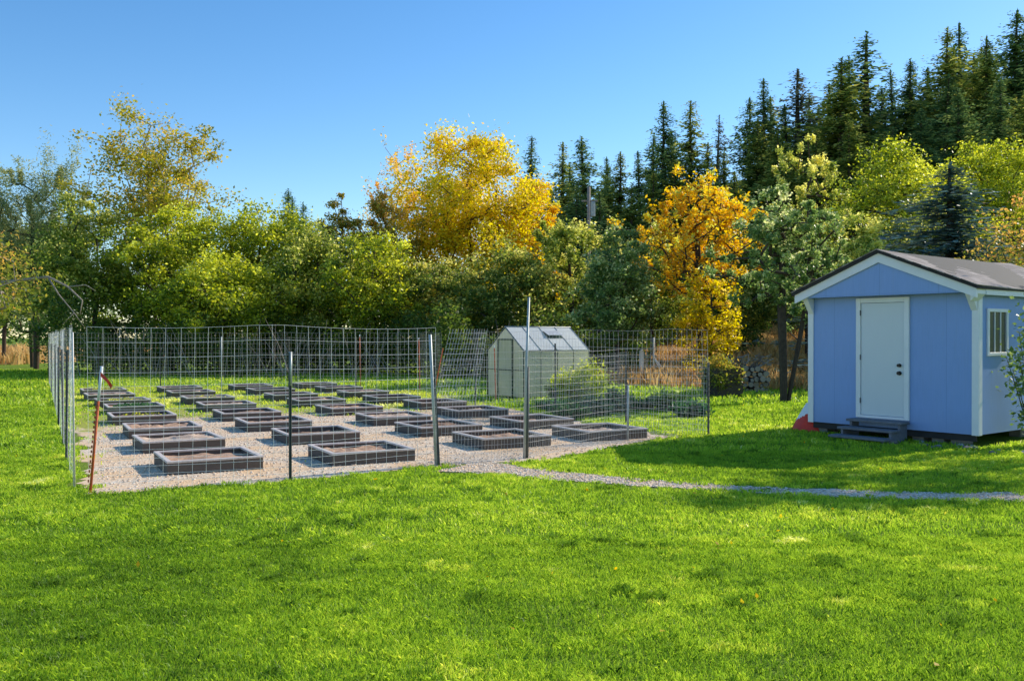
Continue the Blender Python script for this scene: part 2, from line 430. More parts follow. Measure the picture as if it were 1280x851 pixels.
# gridded yard so that the grass-in-gravel attribute varies inside it
def yard_grass(x, y):                # 0 pure gravel .. .7 grassy
    vx = -.46 * x + .887 * y; ux = .887 * x + .46 * y
    return .12 + .62 * sstep(17.5, 24, vx) + .22 * sstep(1.6, .3, ux - .45) * sstep(11, 15, vx)
def grid_sheet(name, poly, z, m, st, ragged, fn, label):
    P = np.array(poly); xs = np.arange(P[:, 0].min() - 1, P[:, 0].max() + 1, st); ys = np.arange(P[:, 1].min() - 1, P[:, 1].max() + 1, st)
    X, Y = np.meshgrid(xs, ys)
    JX = X + (vnoise(X, Y, .5, 3) - .5) * 2 * ragged; JY = Y + (vnoise(X, Y, .5, 4) - .5) * 2 * ragged
    ok = inside(poly, JX, JY)
    I = np.arange(X.size).reshape(X.shape)
    cell = ok[:-1, :-1] & ok[1:, :-1] & ok[:-1, 1:] & ok[1:, 1:]
    fcs = np.stack([I[:-1, :-1], I[:-1, 1:], I[1:, 1:], I[1:, :-1]], -1)[cell]
    used, inv = np.unique(fcs, return_inverse=True)
    V = np.stack([X.ravel(), Y.ravel(), hz_(X.ravel(), Y.ravel()) + z], -1)[used]
    me = np_mesh(name, V, 4, tint=fn(V[:, 0], V[:, 1]) if fn else None, faces=inv.reshape(-1, 4), smooth=True)
    o = link(name, me, m); return tag(o, label, kind='structure')
grid_sheet('gravel_yard', YARD, .004, M_YARD, .1, .22, yard_grass, 'pale gravel ground of the fenced garden, grassy at the back')

PATHC = [gp(575, 583), gp(640, 589), gp(700, 595.5), gp(760, 601), gp(820, 605.5), gp(880, 609), gp(950, 613), gp(1030, 617), gp(1110, 620), gp(1200, 621.5), gp(1290, 621), gp(1420, 620)]
PW = [.7, .52, .42, .36, .33, .31, .30, .29, .30, .32, .34, .36]
pl, pr = [], []
for i, p in enumerate(PATHC):
    t = PATHC[min(i + 1, len(PATHC) - 1)] - PATHC[max(i - 1, 0)]; t = t / np.linalg.norm(t); nn = np.array([-t[1], t[0]])
    pl.append(p + nn * PW[i] * .82); pr.append(p - nn * PW[i] * .82)
PATH = [tuple(p) for p in pl] + [tuple(p) for p in reversed(pr)]
grid_sheet('gravel_path', PATH, .008, M_PATH, .06, .16, None, 'narrow pale gravel path crossing the lawn from the garden gate')
TAN = [(3.3, 33), (5.5, 31.5), (9, 29.5), (13, 29.0), (22, 30), (34, 44), (30, 62), (14, 66), (4, 52)]
grid_sheet('dry_field', TAN, .02, M_TAN, .4, .3, None, 'tan dry grass field beyond the garden')
TANL = [(-70, 58), (-31, 57), (-30, 75), (-34, 110), (-90, 120)]
grid_sheet('far_field', TANL, .02, M_TAN, 1.0, .5, None, 'tan hay field beyond the end of the lawn')

# ------------------------------------------------------------------ grass blades
SHED_O = np.array([5.47, 16.9]); SHED_U = np.array([.615, -.789]); SHED_V = np.array([.789, .615])
def shed_pt(u, v): return tuple(SHED_O + SHED_U * u + SHED_V * v)
SHEDP = [shed_pt(-.05, .05), shed_pt(3.1, .05), shed_pt(3.1, 4.3), shed_pt(-.05, 4.3)]
def scatter(n, d0, d1, ang=.60, power=1.0, x0=None):
    d = np.sqrt(RNG.random(n) * (d1 ** 2 - d0 ** 2) + d0 ** 2)
    t = (RNG.random(n) * 2 - 1) * ang
    return d * t, d
def blades(x, y, h, wd, lean, tint, seg=2, z0=None):
    n = len(x); a = RNG.random(n) * 2 * PI; b = RNG.random(n) * 2 * PI
    z = np.zeros(n) if z0 is None else z0
    px, py = np.cos(a) * wd / 2, np.sin(a) * wd / 2
    lx, ly = np.cos(b) * lean * h, np.sin(b) * lean * h
    base = np.stack([x, y, z], -1)
    s = np.stack([px, py, np.zeros(n)], -1)
    mid = base + np.stack([lx * .3, ly * .3, h * .6], -1); tip = base + np.stack([lx, ly, h * np.sqrt(np.clip(1 - lean ** 2 * .5, .3, 1))], -1)
    V = np.stack([base - s, base + s, mid + s * .8, tip, mid - s * .8], 1)   # one 5-gon-like blade as 2 faces is heavier: use quad + tri folded in a 5-gon
    return V.reshape(-1, 3), np.repeat(tint, 5)
SHADE = None
def lawn_ok(x, y, pad=0):
    jx = x + (vnoise(x, y, .4, 11) - .5) * .35 + (vnoise(x, y, .09, 13) - .5) * .30; jy = y + (vnoise(x, y, .4, 12) - .5) * .40 + (vnoise(x, y, .09, 14) - .5) * .42
    return ~inside(YARD, jx, jy) & ~inside(PATH, jx, jy) & ~inside(SHEDP, x, y)
GV, GT = [], []
def lawn(n, d0, d1, h, wd, seed):
    x, y = scatter(n, d0, d1, .66)
    k = lawn_ok(x, y) & (y < 48)
    x, y = x[k], y[k]; m = len(x)
    c1 = vnoise(x, y, .20, seed); c2 = .6 * vnoise(x * .55, y, .55, seed + 1) + .4 * vnoise(x, y, .16, seed + 9); c3 = vnoise(x, y, 3.0, seed + 2); c4 = vnoise(x, y, .09, seed + 3)
    keep = RNG.random(m) < .35 + .75 * (.6 * c1 + .4 * c4)
    x, y, c1, c2, c3, c4 = [q[keep] for q in (x, y, c1, c2, c3, c4)]; m = len(x)
    hh = h * (.55 + .55 * c1 * c2 + .35 * c4 + .40 * RNG.random(m))
    tint = .04 + .34 * c2 + .26 * c3 + .20 * c1 + .34 * (RNG.random(m) - .35)
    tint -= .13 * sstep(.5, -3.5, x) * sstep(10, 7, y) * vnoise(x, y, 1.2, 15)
    dry = ((vnoise(x, y, .3, 77) + .3 * c4) > 1.06) | (RNG.random(m) < .012)
    tint = np.where(dry, tint + .25, tint)
    dark = (vnoise(x * .7, y, .17, 88) + .25 * c4 + .15 * (vnoise(x, y, 1.5, 89) - .5)) > 1.0
    tint = np.where(dark, tint * .42, tint); hh = np.where(dark, hh * 1.3, hh)
    # the worn strip along the garden edge and path is yellower
    V, T = blades(x, y, hh, wd * (.7 + .6 * RNG.random(m)), .25 + .75 * RNG.random(m), np.clip(tint, 0, 1))
    GV.append(V); GT.append(T)
lawn(380000, 3.6, 8.0, .036, .0044, 20)
lawn(300000, 7.6, 14.0, .043, .008, 20)
lawn(200000, 13.5, 24.0, .055, .017, 20)
lawn(90000, 23.0, 48.0, .10, .042, 20)
V = np.concatenate(GV); T = np.concatenate(GT)
me = np_mesh('grass', V, 5, T); tag(link('grass', me, M_GRASS), 'short bright green mown grass with yellowish patches', 'grass', kind='stuff')
# weeds and grass between the beds
x, y = scatter(70000, 10.5, 36, .62); jx = x + (vnoise(x, y, .4, 11) - .5) * .3
k = inside(YARD, jx, y); x, y = x[k], y[k]
pr_ = yard_grass(x, y) + .55 * vnoise(x, y, .6, 31) + .3 * vnoise(x, y, .17, 32)
k = RNG.random(len(x)) < sstep(.75, 1.15, pr_); x, y = x[k], y[k]; m = len(x)
V, T = blades(x, y, .03 + .05 * RNG.random(m), np.where(y > 20, .026, .014), .4 + .6 * RNG.random(m), np.clip(.45 + .5 * vnoise(x, y, .8, 33) + .25 * (RNG.random(m) - .5), 0, 1), z0=np.full(m, .004))
tag(link('weed_grass', np_mesh('weed_grass', V, 5, T), M_GRASS), 'yellowish weedy grass growing in the gravel between the beds', 'grass', kind='stuff')
# dry tall grass
def dry(poly, n, h, wd, nm, label, zoff=.0):
    P = np.array(poly); x = RNG.uniform(P[:, 0].min(), P[:, 0].max(), n); y = RNG.uniform(P[:, 1].min(), P[:, 1].max(), n)
    k = inside(poly, x, y); x, y = x[k], y[k]; m = len(x)
    c = vnoise(x, y, 1.6, 41)
    V, T = blades(x, y, h * (.4 + .9 * c * RNG.random(m) + .3 * c), wd * (.7 + .6 * RNG.random(m)), .2 + .5 * RNG.random(m), np.clip(.2 + .6 * c + .4 * (RNG.random(m) - .5), 0, 1), z0=hz_(x, y))
    tag(link(nm, np_mesh(nm, V, 5, T), M_DRY), label, 'grass', kind='stuff')
dry(TAN, 60000, .55, .05, 'dry_grass', 'tall tan dry grass standing in the field behind the garden')
dry(TANL, 30000, .9, .12, 'hay_grass', 'tall tan dry grass at the far end of the lawn')
# gravel stones
def stones(x, y, z, r, nm, label):
    n = len(x); base = np.array([(1, 0, 0), (0, 1, 0), (-1, 0, 0), (0, -1, 0), (0, 0, 1), (0, 0, -1)], float)
    S = r[:, None] * (.6 + .8 * RNG.random((n, 3))) * np.array([1, 1, .42])
    a = RNG.random(n) * 2 * PI; ca, sa = np.cos(a), np.sin(a)
    Q = base[None] * S[:, None]; X = Q[..., 0] * ca[:, None] - Q[..., 1] * sa[:, None]; Y = Q[..., 0] * sa[:, None] + Q[..., 1] * ca[:, None]
    Q = np.stack([X + x[:, None], Y + y[:, None], Q[..., 2] + (z + r * .2)[:, None]], -1)
    f = np.array([(0, 1, 4), (1, 2, 4), (2, 3, 4), (3, 0, 4), (1, 0, 5), (2, 1, 5), (3, 2, 5), (0, 3, 5)])
    fa = (f[None] + (np.arange(n) * 6)[:, None, None]).reshape(-1, 3)
    t = np.repeat(RNG.random(n), 6)
    tag(link(nm, np_mesh(nm, Q.reshape(-1, 3), 3, t, fa), M_STONE), label, 'gravel', kind='stuff')
x, y = scatter(60000, 10, 22, .45); k = inside(YARD, x, y); x, y = x[k], y[k]
k = RNG.random(len(x)) < 1 - sstep(.45, .8, yard_grass(x, y)); x, y = x[k], y[k]
P = np.array(PATH); x2 = RNG.uniform(P[:, 0].min(), P[:, 0].max(), 42000); y2 = RNG.uniform(P[:, 1].min(), P[:, 1].max(), 42000); k = inside(PATH, x2, y2)
x = np.concatenate([x, x2[k]]); y = np.concatenate([y, y2[k]])
stones(x, y, np.full(len(x), .008), .006 + .015 * RNG.random(len(x)) ** 3, 'gravel', 'loose pale gravel stones on the garden yard and path')

# some beds hold leftover green growth
def leafcloud(n, cen, rad, size, seed, zmin=.02):
    g_ = np.random.default_rng(seed)
    p = g_.normal(size=(n, 3)); p /= np.linalg.norm(p, axis=1)[:, None]; p *= (g_.random(n) ** .45)[:, None]
    p = p * np.array(rad) + np.array(cen); p[:, 2] = np.maximum(p[:, 2], zmin)
    return leaves_at(p, size, g_)
def leaves_at(p, size, g_, tint=None, aspect=.55, up=.4, droop=0.0):
    n = len(p)
    d = g_.normal(size=(n, 3)); d[:, 2] = d[:, 2] * .7 - droop; d /= np.linalg.norm(d, axis=1)[:, None]
    nn = g_.normal(size=(n, 3)); nn[:, 2] += up
    s = np.cross(d, nn); s /= np.linalg.norm(s, axis=1)[:, None] + 1e-9
    u = np.cross(s, d)
    L = (size * (.6 + .8 * g_.random(n)))[:, None]; W = L * aspect
    a = p - d * L * .5; c = p + d * L * .5
    b = p + s * W * .5 + u * L * .08; e = p - s * W * .5 + u * L * .08
    V = np.stack([a, b, c, e], 1).reshape(-1, 3)
    if tint is None: tint = np.clip(g_.normal(.5, .22, n), 0, 1)
    return V, np.repeat(tint, 4)

# ------------------------------------------------------------------ raised beds
BED = {(0,0):(209,576.8),(0,1):(178.7,552.4),(0,2):(161,536),(0,3):(140.6,520.6),(0,4):(135,508.7),(0,5):(123.7,501),
(1,0):(415.3,566.5),(1,1):(360,543),(1,2):(309.4,528.2),(1,3):(278.7,516.4),(1,4):(254.7,505.8),(1,5):(233.6,497.4),
(2,0):(605,548),(2,1):(526.9,534),(2,2):(467.4,521.4),(2,3):(415,510),(2,4):(374,500.5),(2,5):(343.5,493.5),
(3,0):(736.5,539),(3,1):(650,526),(3,2):(573,513),(3,3):(526.7,503),(3,4):(473,496.7),(3,5):(436.4,490)}
BO = np.array([-4.293, 11.435]); BU = np.array([1.898, 1.199]); BV = np.array([-1.197, 2.237])
W_, HB = 1.2, .18
def make_bed(name):
    r = thing(name, None, 'raised bed')
    th = .04
    for (x0, x1, y0, y1) in ((0, W_, 0, th), (0, W_, W_ - th, W_), (0, th, th + .002, W_ - th - .002), (W_ - th, W_, th + .002, W_ - th - .002)):
        b = MB().box(x0, x1, y0, y1, .003, HB - .027, .004)
        b.build('side_board', M_BOARD, r)
    cap = MB(); c = .055
    cap.box(-.008, W_ + .008, -.008, c, HB - .026, HB, .004); cap.box(-.008, W_ + .008, W_ - c, W_ + .008, HB - .026, HB, .004)
    cap.box(-.008, c, c + .002, W_ - c - .002, HB - .026, HB, .004); cap.box(W_ - c, W_ + .008, c + .002, W_ - c - .002, HB - .026, HB, .004)
    cap.build('top_rim', M_CAP, r)
    n = 26; xs = np.linspace(th + .001, W_ - th - .001, n); X, Y = np.meshgrid(xs, xs)
    Z = .105 + .035 * (vnoise(X, Y, .3, 5) - .5) + .03 * (vnoise(X, Y, .08, 6) - .5) + .012 * RNG.random(X.shape)
    I = np.arange(n * n).reshape(n, n); fcs = np.stack([I[:-1, :-1], I[:-1, 1:], I[1:, 1:], I[1:, :-1]], -1).reshape(-1, 4)
    link('soil', np_mesh('soil', np.stack([X, Y, Z], -1).reshape(-1, 3), 4, faces=fcs), M_SOIL, r)
    return r
ORD = ['first', 'second', 'third', 'fourth', 'fifth', 'sixth', 'seventh', 'last']
COLN = ['in the orange stake column', 'in the second column from the stake', 'in the third column from the stake', 'in the column nearest the greenhouse']
SOILS = []
def soil_mesh(sd, mat):
    n = 30; xs = np.linspace(.041, W_ - .041, n); X, Y = np.meshgrid(xs, xs)
    Z = .11 + .07 * (vnoise(X, Y, .4, sd) - .5) + .045 * (vnoise(X, Y, .09, sd + 1) - .5) + .016 * RNG.random(X.shape)
    I = np.arange(n * n).reshape(n, n); fcs = np.stack([I[:-1, :-1], I[:-1, 1:], I[1:, 1:], I[1:, :-1]], -1).reshape(-1, 4)
    me = np_mesh('soil', np.stack([X, Y, Z], -1).reshape(-1, 3), 4, faces=fcs); me.materials.append(mat); return me
M_SOILD = mat_simple('dark_bed_soil', (.30, .19, .13), .95, 0, .45, 9, 1.0, .1); M_SOILP = mat_simple('dry_bed_soil', (.62, .45, .33), .95, 0, .4, 9, 1.0, .1)
for sd in range(7): SOILS.append(soil_mesh(200 + sd * 3, (M_SOIL, M_SOILD, M_SOILP)[sd % 3]))
WEED = {(0, 4): 900, (0, 5): 260, (1, 5): 120, (0, 3): 90, (0, 7): 300}
proto = None
for r_ in range(8):
    for c_ in range(4):
        if (c_, r_) in BED: p = gp(*BED[(c_, r_)], z=HB)
        else: p = BO + BU * c_ + BV * r_ + np.array([RNG.uniform(-.08, .08), RNG.uniform(-.08, .12)])
        b = proto = make_bed('raised_bed') if proto is None else None or proto
        if (c_, r_) != (0, 0): b = copy_tree(proto)
        b.location = (p[0], p[1], 0); b.rotation_euler = (0, 0, math.radians(28.5 + RNG.uniform(-1.6, 1.6)))
        for ch in b.children:
            if ch.name.startswith('soil') and (c_, r_) != (0, 0):
                ch.data = SOILS[(c_ * 3 + r_ * 5) % len(SOILS)]; ch.location.z = RNG.uniform(-.03, .022)
        wn_ = WEED.get((c_, r_))
        if wn_:
            V, Tt = leafcloud(wn_, (.62, .6, .14), (.5, .5, .07), .06, 300 + c_ * 8 + r_, zmin=.11)
            tag(link('foliage', np_mesh('foliage', V, 4, Tt), L_YGREEN if r_ % 2 else L_LOW, b), kind='stuff')
        pos = ORD[r_] + ' from the lawn' if r_ < 7 else 'last before the back fence'
        tag(b, 'dark wooden raised bed, ' + pos + ', ' + COLN[c_], 'raised bed', 'raised beds of the fenced garden')

# ------------------------------------------------------------------ trees
def grow(base_h, cents, g_, lean=(0, 0), r_tip=.012, crown_low=.25, stems=1):
    """branch graph: trunk up the middle, then every clump centre joined to the nearest node"""
    H = max(c[2] for c in cents)
    nodes = []; par = []
    for s in range(stems):
        a0 = g_.random() * 6.28
        nt_ = 9
        for i in range(nt_):
            t = i / (nt_ - 1) * .78
            wob = .025 * H * (math.sin(t * 5 + a0)) * t
            off = (.16 * H * t * s * (1 if s % 2 else -1)) if s else 0
            nodes.append(np.array([lean[0] * t + wob + off + (0.12 * s if s else 0), lean[1] * t + wob * .6, t * H])); par.append(len(nodes) - 2 if i else -1)
    order = sorted(range(len(cents)), key=lambda k: np.hypot(cents[k][0], cents[k][1]) + .3 * abs(cents[k][2] - H * .5))
    for k in order:
        c = cents[k]; N = np.array(nodes); d = c - N
        cost = np.linalg.norm(d, axis=1) + np.where(d[:, 2] < 0, -d[:, 2] * 1.2, 0) + np.where(N[:, 2] < base_h * .75, 50, 0)
        j = int(np.argmin(cost)); a = nodes[j]; L = np.linalg.norm(c - a); st = max(1, int(L / (.09 * H))); prev = j
        for q in range(1, st + 1):
            t = q / st; p = a + (c - a) * t
            if q < st: p = p + g_.normal(size=3) * .02 * H; p[2] += .04 * H * math.sin(t * PI)
            nodes.append(p); par.append(prev); prev = len(nodes) - 1
    cnt = np.ones(len(nodes))
    for i in range(len(nodes) - 1, -1, -1):
        if par[i] >= 0: cnt[par[i]] += cnt[i] * .9
    return nodes, par, r_tip * np.sqrt(cnt)

def branch_mesh(nodes, par, rad, minr=0.0, n=5):
    V = []; Fq = []; k = 0
    for i, p in enumerate(par):
        if p < 0 or rad[i] < minr: continue
        a, b = nodes[p], nodes[i]; t = b - a; L = np.linalg.norm(t)
        if L < 1e-5: continue
        t = t / L; u = np.cross(t, (0, 0, 1.) if abs(t[2]) < .95 else (1., 0, 0)); u /= np.linalg.norm(u); v = np.cross(t, u)
        r0 = min(rad[p], rad[i] * 1.5); r1 = rad[i]
        ang = np.arange(n) * 2 * PI / n
        ring = np.cos(ang)[:, None] * u + np.sin(ang)[:, None] * v
        V.append(a + ring * r0 - t * r0 * .2); V.append(b + ring * r1)
        for q in range(n): Fq.append((k + q, k + (q + 1) % n, k + n + (q + 1) % n, k + n + q))
        k += 2 * n
    return np.concatenate(V), np.array(Fq)

def broadleaf(name, label, cat, x, y, H, R, mat, seed, base=.22, n_cl=110, n_leaf=110, size=.17, fill=.5, clump=.16, bark=None, squash=1.0, top=1.0, group=None, stems=1, lean=(0, 0), tint_shift=0.0, droop=0.0, cz=None, aspect=.55, up=.25, xs=1.0, spray=0.0, rtip=None):
    g_ = np.random.default_rng(seed)
    z0 = float(hz_(x, y))
    root = thing(name, label, cat, (x, y, z0), 0, group)
    hc = H * (1 - base) / 2; zc = H * base + hc
    cents = []
    ph = g_.random(6) * 6.28
    while len(cents) < n_cl:
        d = g_.normal(size=3); d /= np.linalg.norm(d)
        az = math.atan2(d[1], d[0]); el = d[2]
        lob = 1 + .18 * math.sin(3 * az + ph[0]) * (1 - abs(el)) + .14 * math.sin(5 * az + ph[1] + el * 4) + .13 * math.sin(4 * el + ph[2])
        r = (g_.random() ** (1 / (1 + 4 * fill))) * lob * .9
        # broad shoulders: the crown is widest below its middle
        zt = d[2] * r
        wdt = 1.0 - .35 * max(0, zt) * (1 - squash * .3)
        p = np.array([d[0] * r * R * wdt * xs, d[1] * r * R * wdt, zc + zt * hc * top])
        if p[2] < H * base * .75: continue
        p[0] += lean[0] * p[2] / H; p[1] += lean[1] * p[2] / H
        cents.append(p)
    nodes, par, rad = grow(H * base, cents, g_, lean, rtip or (.006 + .0011 * H), stems=stems)
    bv, bf = branch_mesh(nodes, par, rad)
    link('trunk', np_mesh('trunk', bv, 4, faces=bf, smooth=True), bark or M_BARK, root)
    n_leaf = int(n_leaf * 1.45); size = size * .84
    P = []; TT = []
    for c in cents:
        rc = clump * R * (.5 + .9 * g_.random()); m = int(n_leaf * (.4 + 1.2 * g_.random()))
        q = g_.normal(size=(m, 3)) * np.array([1, 1, .72]) * rc * .62
        if spray:                   # twigs run outward and up past the clump
            t = g_.random(m)[:, None]; q = q * .4 + t * spray * np.array([c[0] * .25, c[1] * .25, .9 + .1 * R]) * rc * 2
        P.append(c + q)
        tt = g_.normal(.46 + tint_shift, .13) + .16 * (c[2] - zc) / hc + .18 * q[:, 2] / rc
        TT.append(tt + g_.normal(0, .16, m) + np.where(g_.random(m) < .18, .38, 0))  # some leaves tinted paler at random, standing in for sunlit glints
    P = np.concatenate(P); TT = np.clip(np.concatenate(TT), 0, 1)
    k = P[:, 2] > .12; P, TT = P[k], TT[k]
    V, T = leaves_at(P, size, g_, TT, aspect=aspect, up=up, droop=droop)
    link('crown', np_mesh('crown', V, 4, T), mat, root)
    return root

def conifer_mesh(seed, H=20.0, R=2.6, sparse=1.0):
    g_ = np.random.default_rng(seed)
    P = []; D = []; S = []; T = []
    nw = int(85 * sparse); g0 = g_.random() * 6; ph2 = g_.random() * 6
    for i in range(nw):
        t0 = t = .06 + .94 * (i + g_.random()) / nw; z = t * H; ph1 = g0 + 2.0 * math.sin(i * .5)
        L0 = R * (1 - t) ** .62 * (1 - .35 * max(0, .18 - t) / .18) + .12
        for b in range(int(5 + 3 * g_.random())):
            t = max(.04, t0 + g_.normal() * .03); t = .985 - (t - .985) * 2.5 if t > .985 else t; z = t * H
            L0 = (R * (1 - t) ** .85 * (1 - .35 * max(0, .18 - t) / .18) + .04) * (1 + .25 * math.sin(t * 23 + ph1) * math.sin(t * 9 + ph2))
            az = g_.random() * 2 * PI; L = L0 * (.3 + .9 * g_.random()) * (1 + .2 * math.sin(az + g0)); dr = .12 + .35 * (1 - t) + .15 * g_.random()
            
            if math.sin(az * 2 + t * 17 + g0) * math.sin(t * 31 + ph2) > .62: continue
            k = max(3, int(L / .14)); s = (np.arange(k) + .5) / k
            dx = np.array([math.cos(az), math.sin(az), 0.])
            pts = dx * (s * L)[:, None]; zc = z - dr * s * L + .35 * L * s ** 2.4 * .5
            pts[:, 2] += zc
            for rep in range(3):
                jit = g_.normal(size=(k, 3)) * (.10, .10, .16)
                P.append(pts + jit); side = np.array([-dx[1], dx[0], 0.])
                dd = dx * .7 + side * (g_.random(k)[:, None] * 2 - 1) * 1.0 + np.array([0, 0, 1.]) * (g_.random(k)[:, None] - .68) * 1.3
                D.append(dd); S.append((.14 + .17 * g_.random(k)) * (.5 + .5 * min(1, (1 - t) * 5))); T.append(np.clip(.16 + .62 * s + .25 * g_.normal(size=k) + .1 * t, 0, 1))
    for z in np.linspace(H * .93, H * 1.0, 16):
        P.append(np.array([[0, 0, z]])); D.append(np.array([[g_.normal() * .25, g_.normal() * .25, 1.]])); S.append(np.array([.26])); T.append(np.array([.5]))
    P = np.concatenate(P); D = np.concatenate(D); S = np.concatenate(S); T = np.concatenate(T)
    D /= np.linalg.norm(D, axis=1)[:, None]; n = len(P)
    nn = g_.normal(size=(n, 3)); nn[:, 2] += .8; s = np.cross(D, nn); s /= np.linalg.norm(s, axis=1)[:, None]
    L = S[:, None]; W = L * .5
    V = np.stack([P - D * L * .5, P + s * W * .5 - D * L * .05, P + D * L * .6, P - s * W * .5 - D * L * .05], 1).reshape(-1, 3)
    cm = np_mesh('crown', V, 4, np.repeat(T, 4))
    tb = MB().tube([(0, 0, -.5), (.05, 0, H * .4), (0, .03, H * .99)], [.26, .17, .02], 7)
    return cm, tb
CONI = []
for sd, R, sp in ((1, 3.9, 1.0), (2, 3.3, .9), (3, 4.4, 1.15), (4, 2.9, .5)):
    cm, tb = conifer_mesh(sd, 20, R, sp); CONI.append((cm, tb))
TRK = []
for i, (cm, tb) in enumerate(CONI):
    me = bpy.data.meshes.new('trunk'); me.from_pydata(tb.v, [], tb.f); me.update(); me.materials.append(M_BARK); TRK.append(me)
    cm.materials.append(L_NEEDLE)
def conifer(label, x, y, H, var, mat, rz, group, name='conifer_tree', wide=1.0):
    z0 = float(hz_(x, y)); r = thing(name, label, 'conifer', (x, y, z0), rz, group)
    s = H / 20.0; r.rotation_euler = (random.uniform(-.03, .03), random.uniform(-.035, .035), rz)
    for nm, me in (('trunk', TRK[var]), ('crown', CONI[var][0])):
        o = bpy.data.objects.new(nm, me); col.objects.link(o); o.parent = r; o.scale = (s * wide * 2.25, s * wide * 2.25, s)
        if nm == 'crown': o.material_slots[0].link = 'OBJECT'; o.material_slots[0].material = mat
    return r

ORDN = 'first second third fourth fifth sixth seventh eighth ninth tenth eleventh twelfth thirteenth fourteenth fifteenth sixteenth seventeenth eighteenth nineteenth twentieth twenty-first twenty-second twenty-third twenty-fourth twenty-fifth twenty-sixth twenty-seventh twenty-eighth twenty-ninth thirtieth thirty-first thirty-second thirty-third thirty-fourth thirty-fifth thirty-sixth thirty-seventh thirty-eighth thirty-ninth fortieth'.split()
CN = [  # px, top py, distance, variant, material, wide
(660, 172, 95, 1, 0, .8), (703, 180, 92, 1, 1, .85), (735, 170, 88, 0, 0, .95), (757, 198, 100, 1, 0, .6), (775, 190, 92, 0, 1, .75), (801, 190, 90, 1, 0, .95),
(829, 125, 88, 0, 0, .85), (862, 127, 90, 1, 1, .85), (893, 146, 96, 3, 2, .9), (935, 123, 92, 0, 0, .8), (957, 98, 90, 1, 0, .85), (998, 84, 92, 3, 2, 1.15),
(1028, 130, 98, 1, 0, .75), (1053, 75, 86, 2, 1, .95), (1079, 42, 88, 3, 0, 1.2), (1098, 140, 92, 0, 1, .8), (1121, 88, 96, 1, 0, .75), (1140, 76, 92, 0, 0, .8), (1165, 110, 90, 1, 0, .8),
(1186, 38, 88, 2, 1, .8), (1206, 26, 92, 3, 0, 1.15), (1232, 44, 84, 2, 1, .85), (1265, 12, 86, 2, 0, .95), (1302, 30, 88, 0, 0, .9)]
CM = [L_NEEDLE, L_NEEDLE2, L_NEEDLE3]
for i, (px, py, d, var, m, wd) in enumerate(CN):
    x = at(px, d); H = zz(py, d) - float(hz_(x, d))
    look = ('dark green', 'olive green', 'thin greyish')[m]
    tag(conifer(look + ' conifer on the hill, ' + ORDN[i] + ' along the skyline counting from the big yellow tree', x, d, H, var, CM[m], random.random() * 6, 'conifers on the hillside skyline', wide=wd * random.uniform(.85, 1.3)))
# lower conifers that close the slope
k = 0
LOWC = [(690, 235, 80), (720, 232, 84), (750, 240, 78), (790, 232, 82), (815, 215, 84), (846, 200, 86), (905, 190, 84), (975, 165, 82), (1020, 160, 80), (1065, 150, 78), (1110, 160, 80), (1150, 135, 78), (1200, 110, 76), (1250, 100, 74), (1285, 110, 72), (920, 215, 74), (870, 225, 74)]
LOWC += [(1066, 70, 96), (1130, 100, 98), (1194, 55, 97), (1222, 62, 99), (965, 120, 97), (1280, 40, 96), (716, 205, 94), (812, 170, 96), (764, 205, 97), (1040, 105, 90), (1100, 110, 94), (1160, 85, 94), (1215, 70, 90), (1175, 95, 82), (1245, 60, 92), (945, 150, 88), (985, 130, 90), (880, 180, 92), (845, 165, 94), (1010, 120, 96)]
LOWC.sort()
for px, py, d in LOWC:
    x = at(px, d); H = zz(py, d) - float(hz_(x, d))
    conifer('shorter dark conifer under the skyline, ' + ORDN[k] + ' along the slope from the yellow tree', x, d, H, random.choice((0, 1, 2)), random.choice((L_NEEDLE, L_NEEDLE2)), random.random() * 6, 'shorter conifers on the slope'); k += 1
for i, (px, py, d) in enumerate(((356, 237, 120), (372, 246, 130), (383, 254, 125))):
    x = at(px, d)
    conifer(('tip of a far dark conifer above the yellow-green tree', 'tip of a far conifer in the notch of the tree line', 'lowest far conifer tip beside the olive tree')[i], x, d, zz(py, d), i, L_NEEDLE, i, 'far conifer tips over the hedgerow', wide=.8)
conifer('blue spruce with blue-grey needles behind the shed roof', at(1190, 34), 34, zz(205, 34) - float(hz_(at(1190, 34), 34)), 2, L_BLUE, 1.0, None, 'blue_spruce', 1.75)

def T(name, label, cat, px, py, d, wpx, mat, seed, **kw):
    x = at(px, d); H = zz(py, d) - float(hz_(x, d)); R = wpx / F * d / 2
    return broadleaf(name, label, cat, x, d, H, R, mat, seed, **kw)
G1 = 'hedgerow trees behind the garden'
T('willow_tree', 'wispy blue-grey willow rising over the end of the lawn', 'tree', 45, 210, 50, 140, L_WILLOW, 101, base=.12, n_cl=170, n_leaf=190, size=.18, clump=.2, spray=1.0, aspect=.3, group=G1)
T('hedgerow_tree', 'mid green tree at the corner of the wire fence', 'tree', 118, 245, 46, 160, L_GREEN, 102, base=.06, n_cl=150, n_leaf=130, size=.19, group=G1)
T('hedgerow_tree', 'green tree under the blue-grey willow beyond the fence corner', 'tree', 40, 262, 53, 130, L_GREEN, 141, base=.26, n_cl=130, n_leaf=120, size=.19, group=G1)
T('tall_tree', 'tall thin-crowned yellowing tree standing above the hedgerow', 'tree', 192, 100, 50, 190, L_GOLDG, 103, base=.28, n_cl=165, n_leaf=78, size=.20, clump=.15, fill=.25, group=G1, stems=2, rtip=.014, tint_shift=.1, bark=M_BARKL)
T('hedgerow_tree', 'yellow-green leafy tree below the tall thin-crowned tree', 'tree', 215, 240, 46, 190, L_YGREEN, 104, base=.05, n_cl=170, n_leaf=130, size=.19, tint_shift=-.1, group=G1)
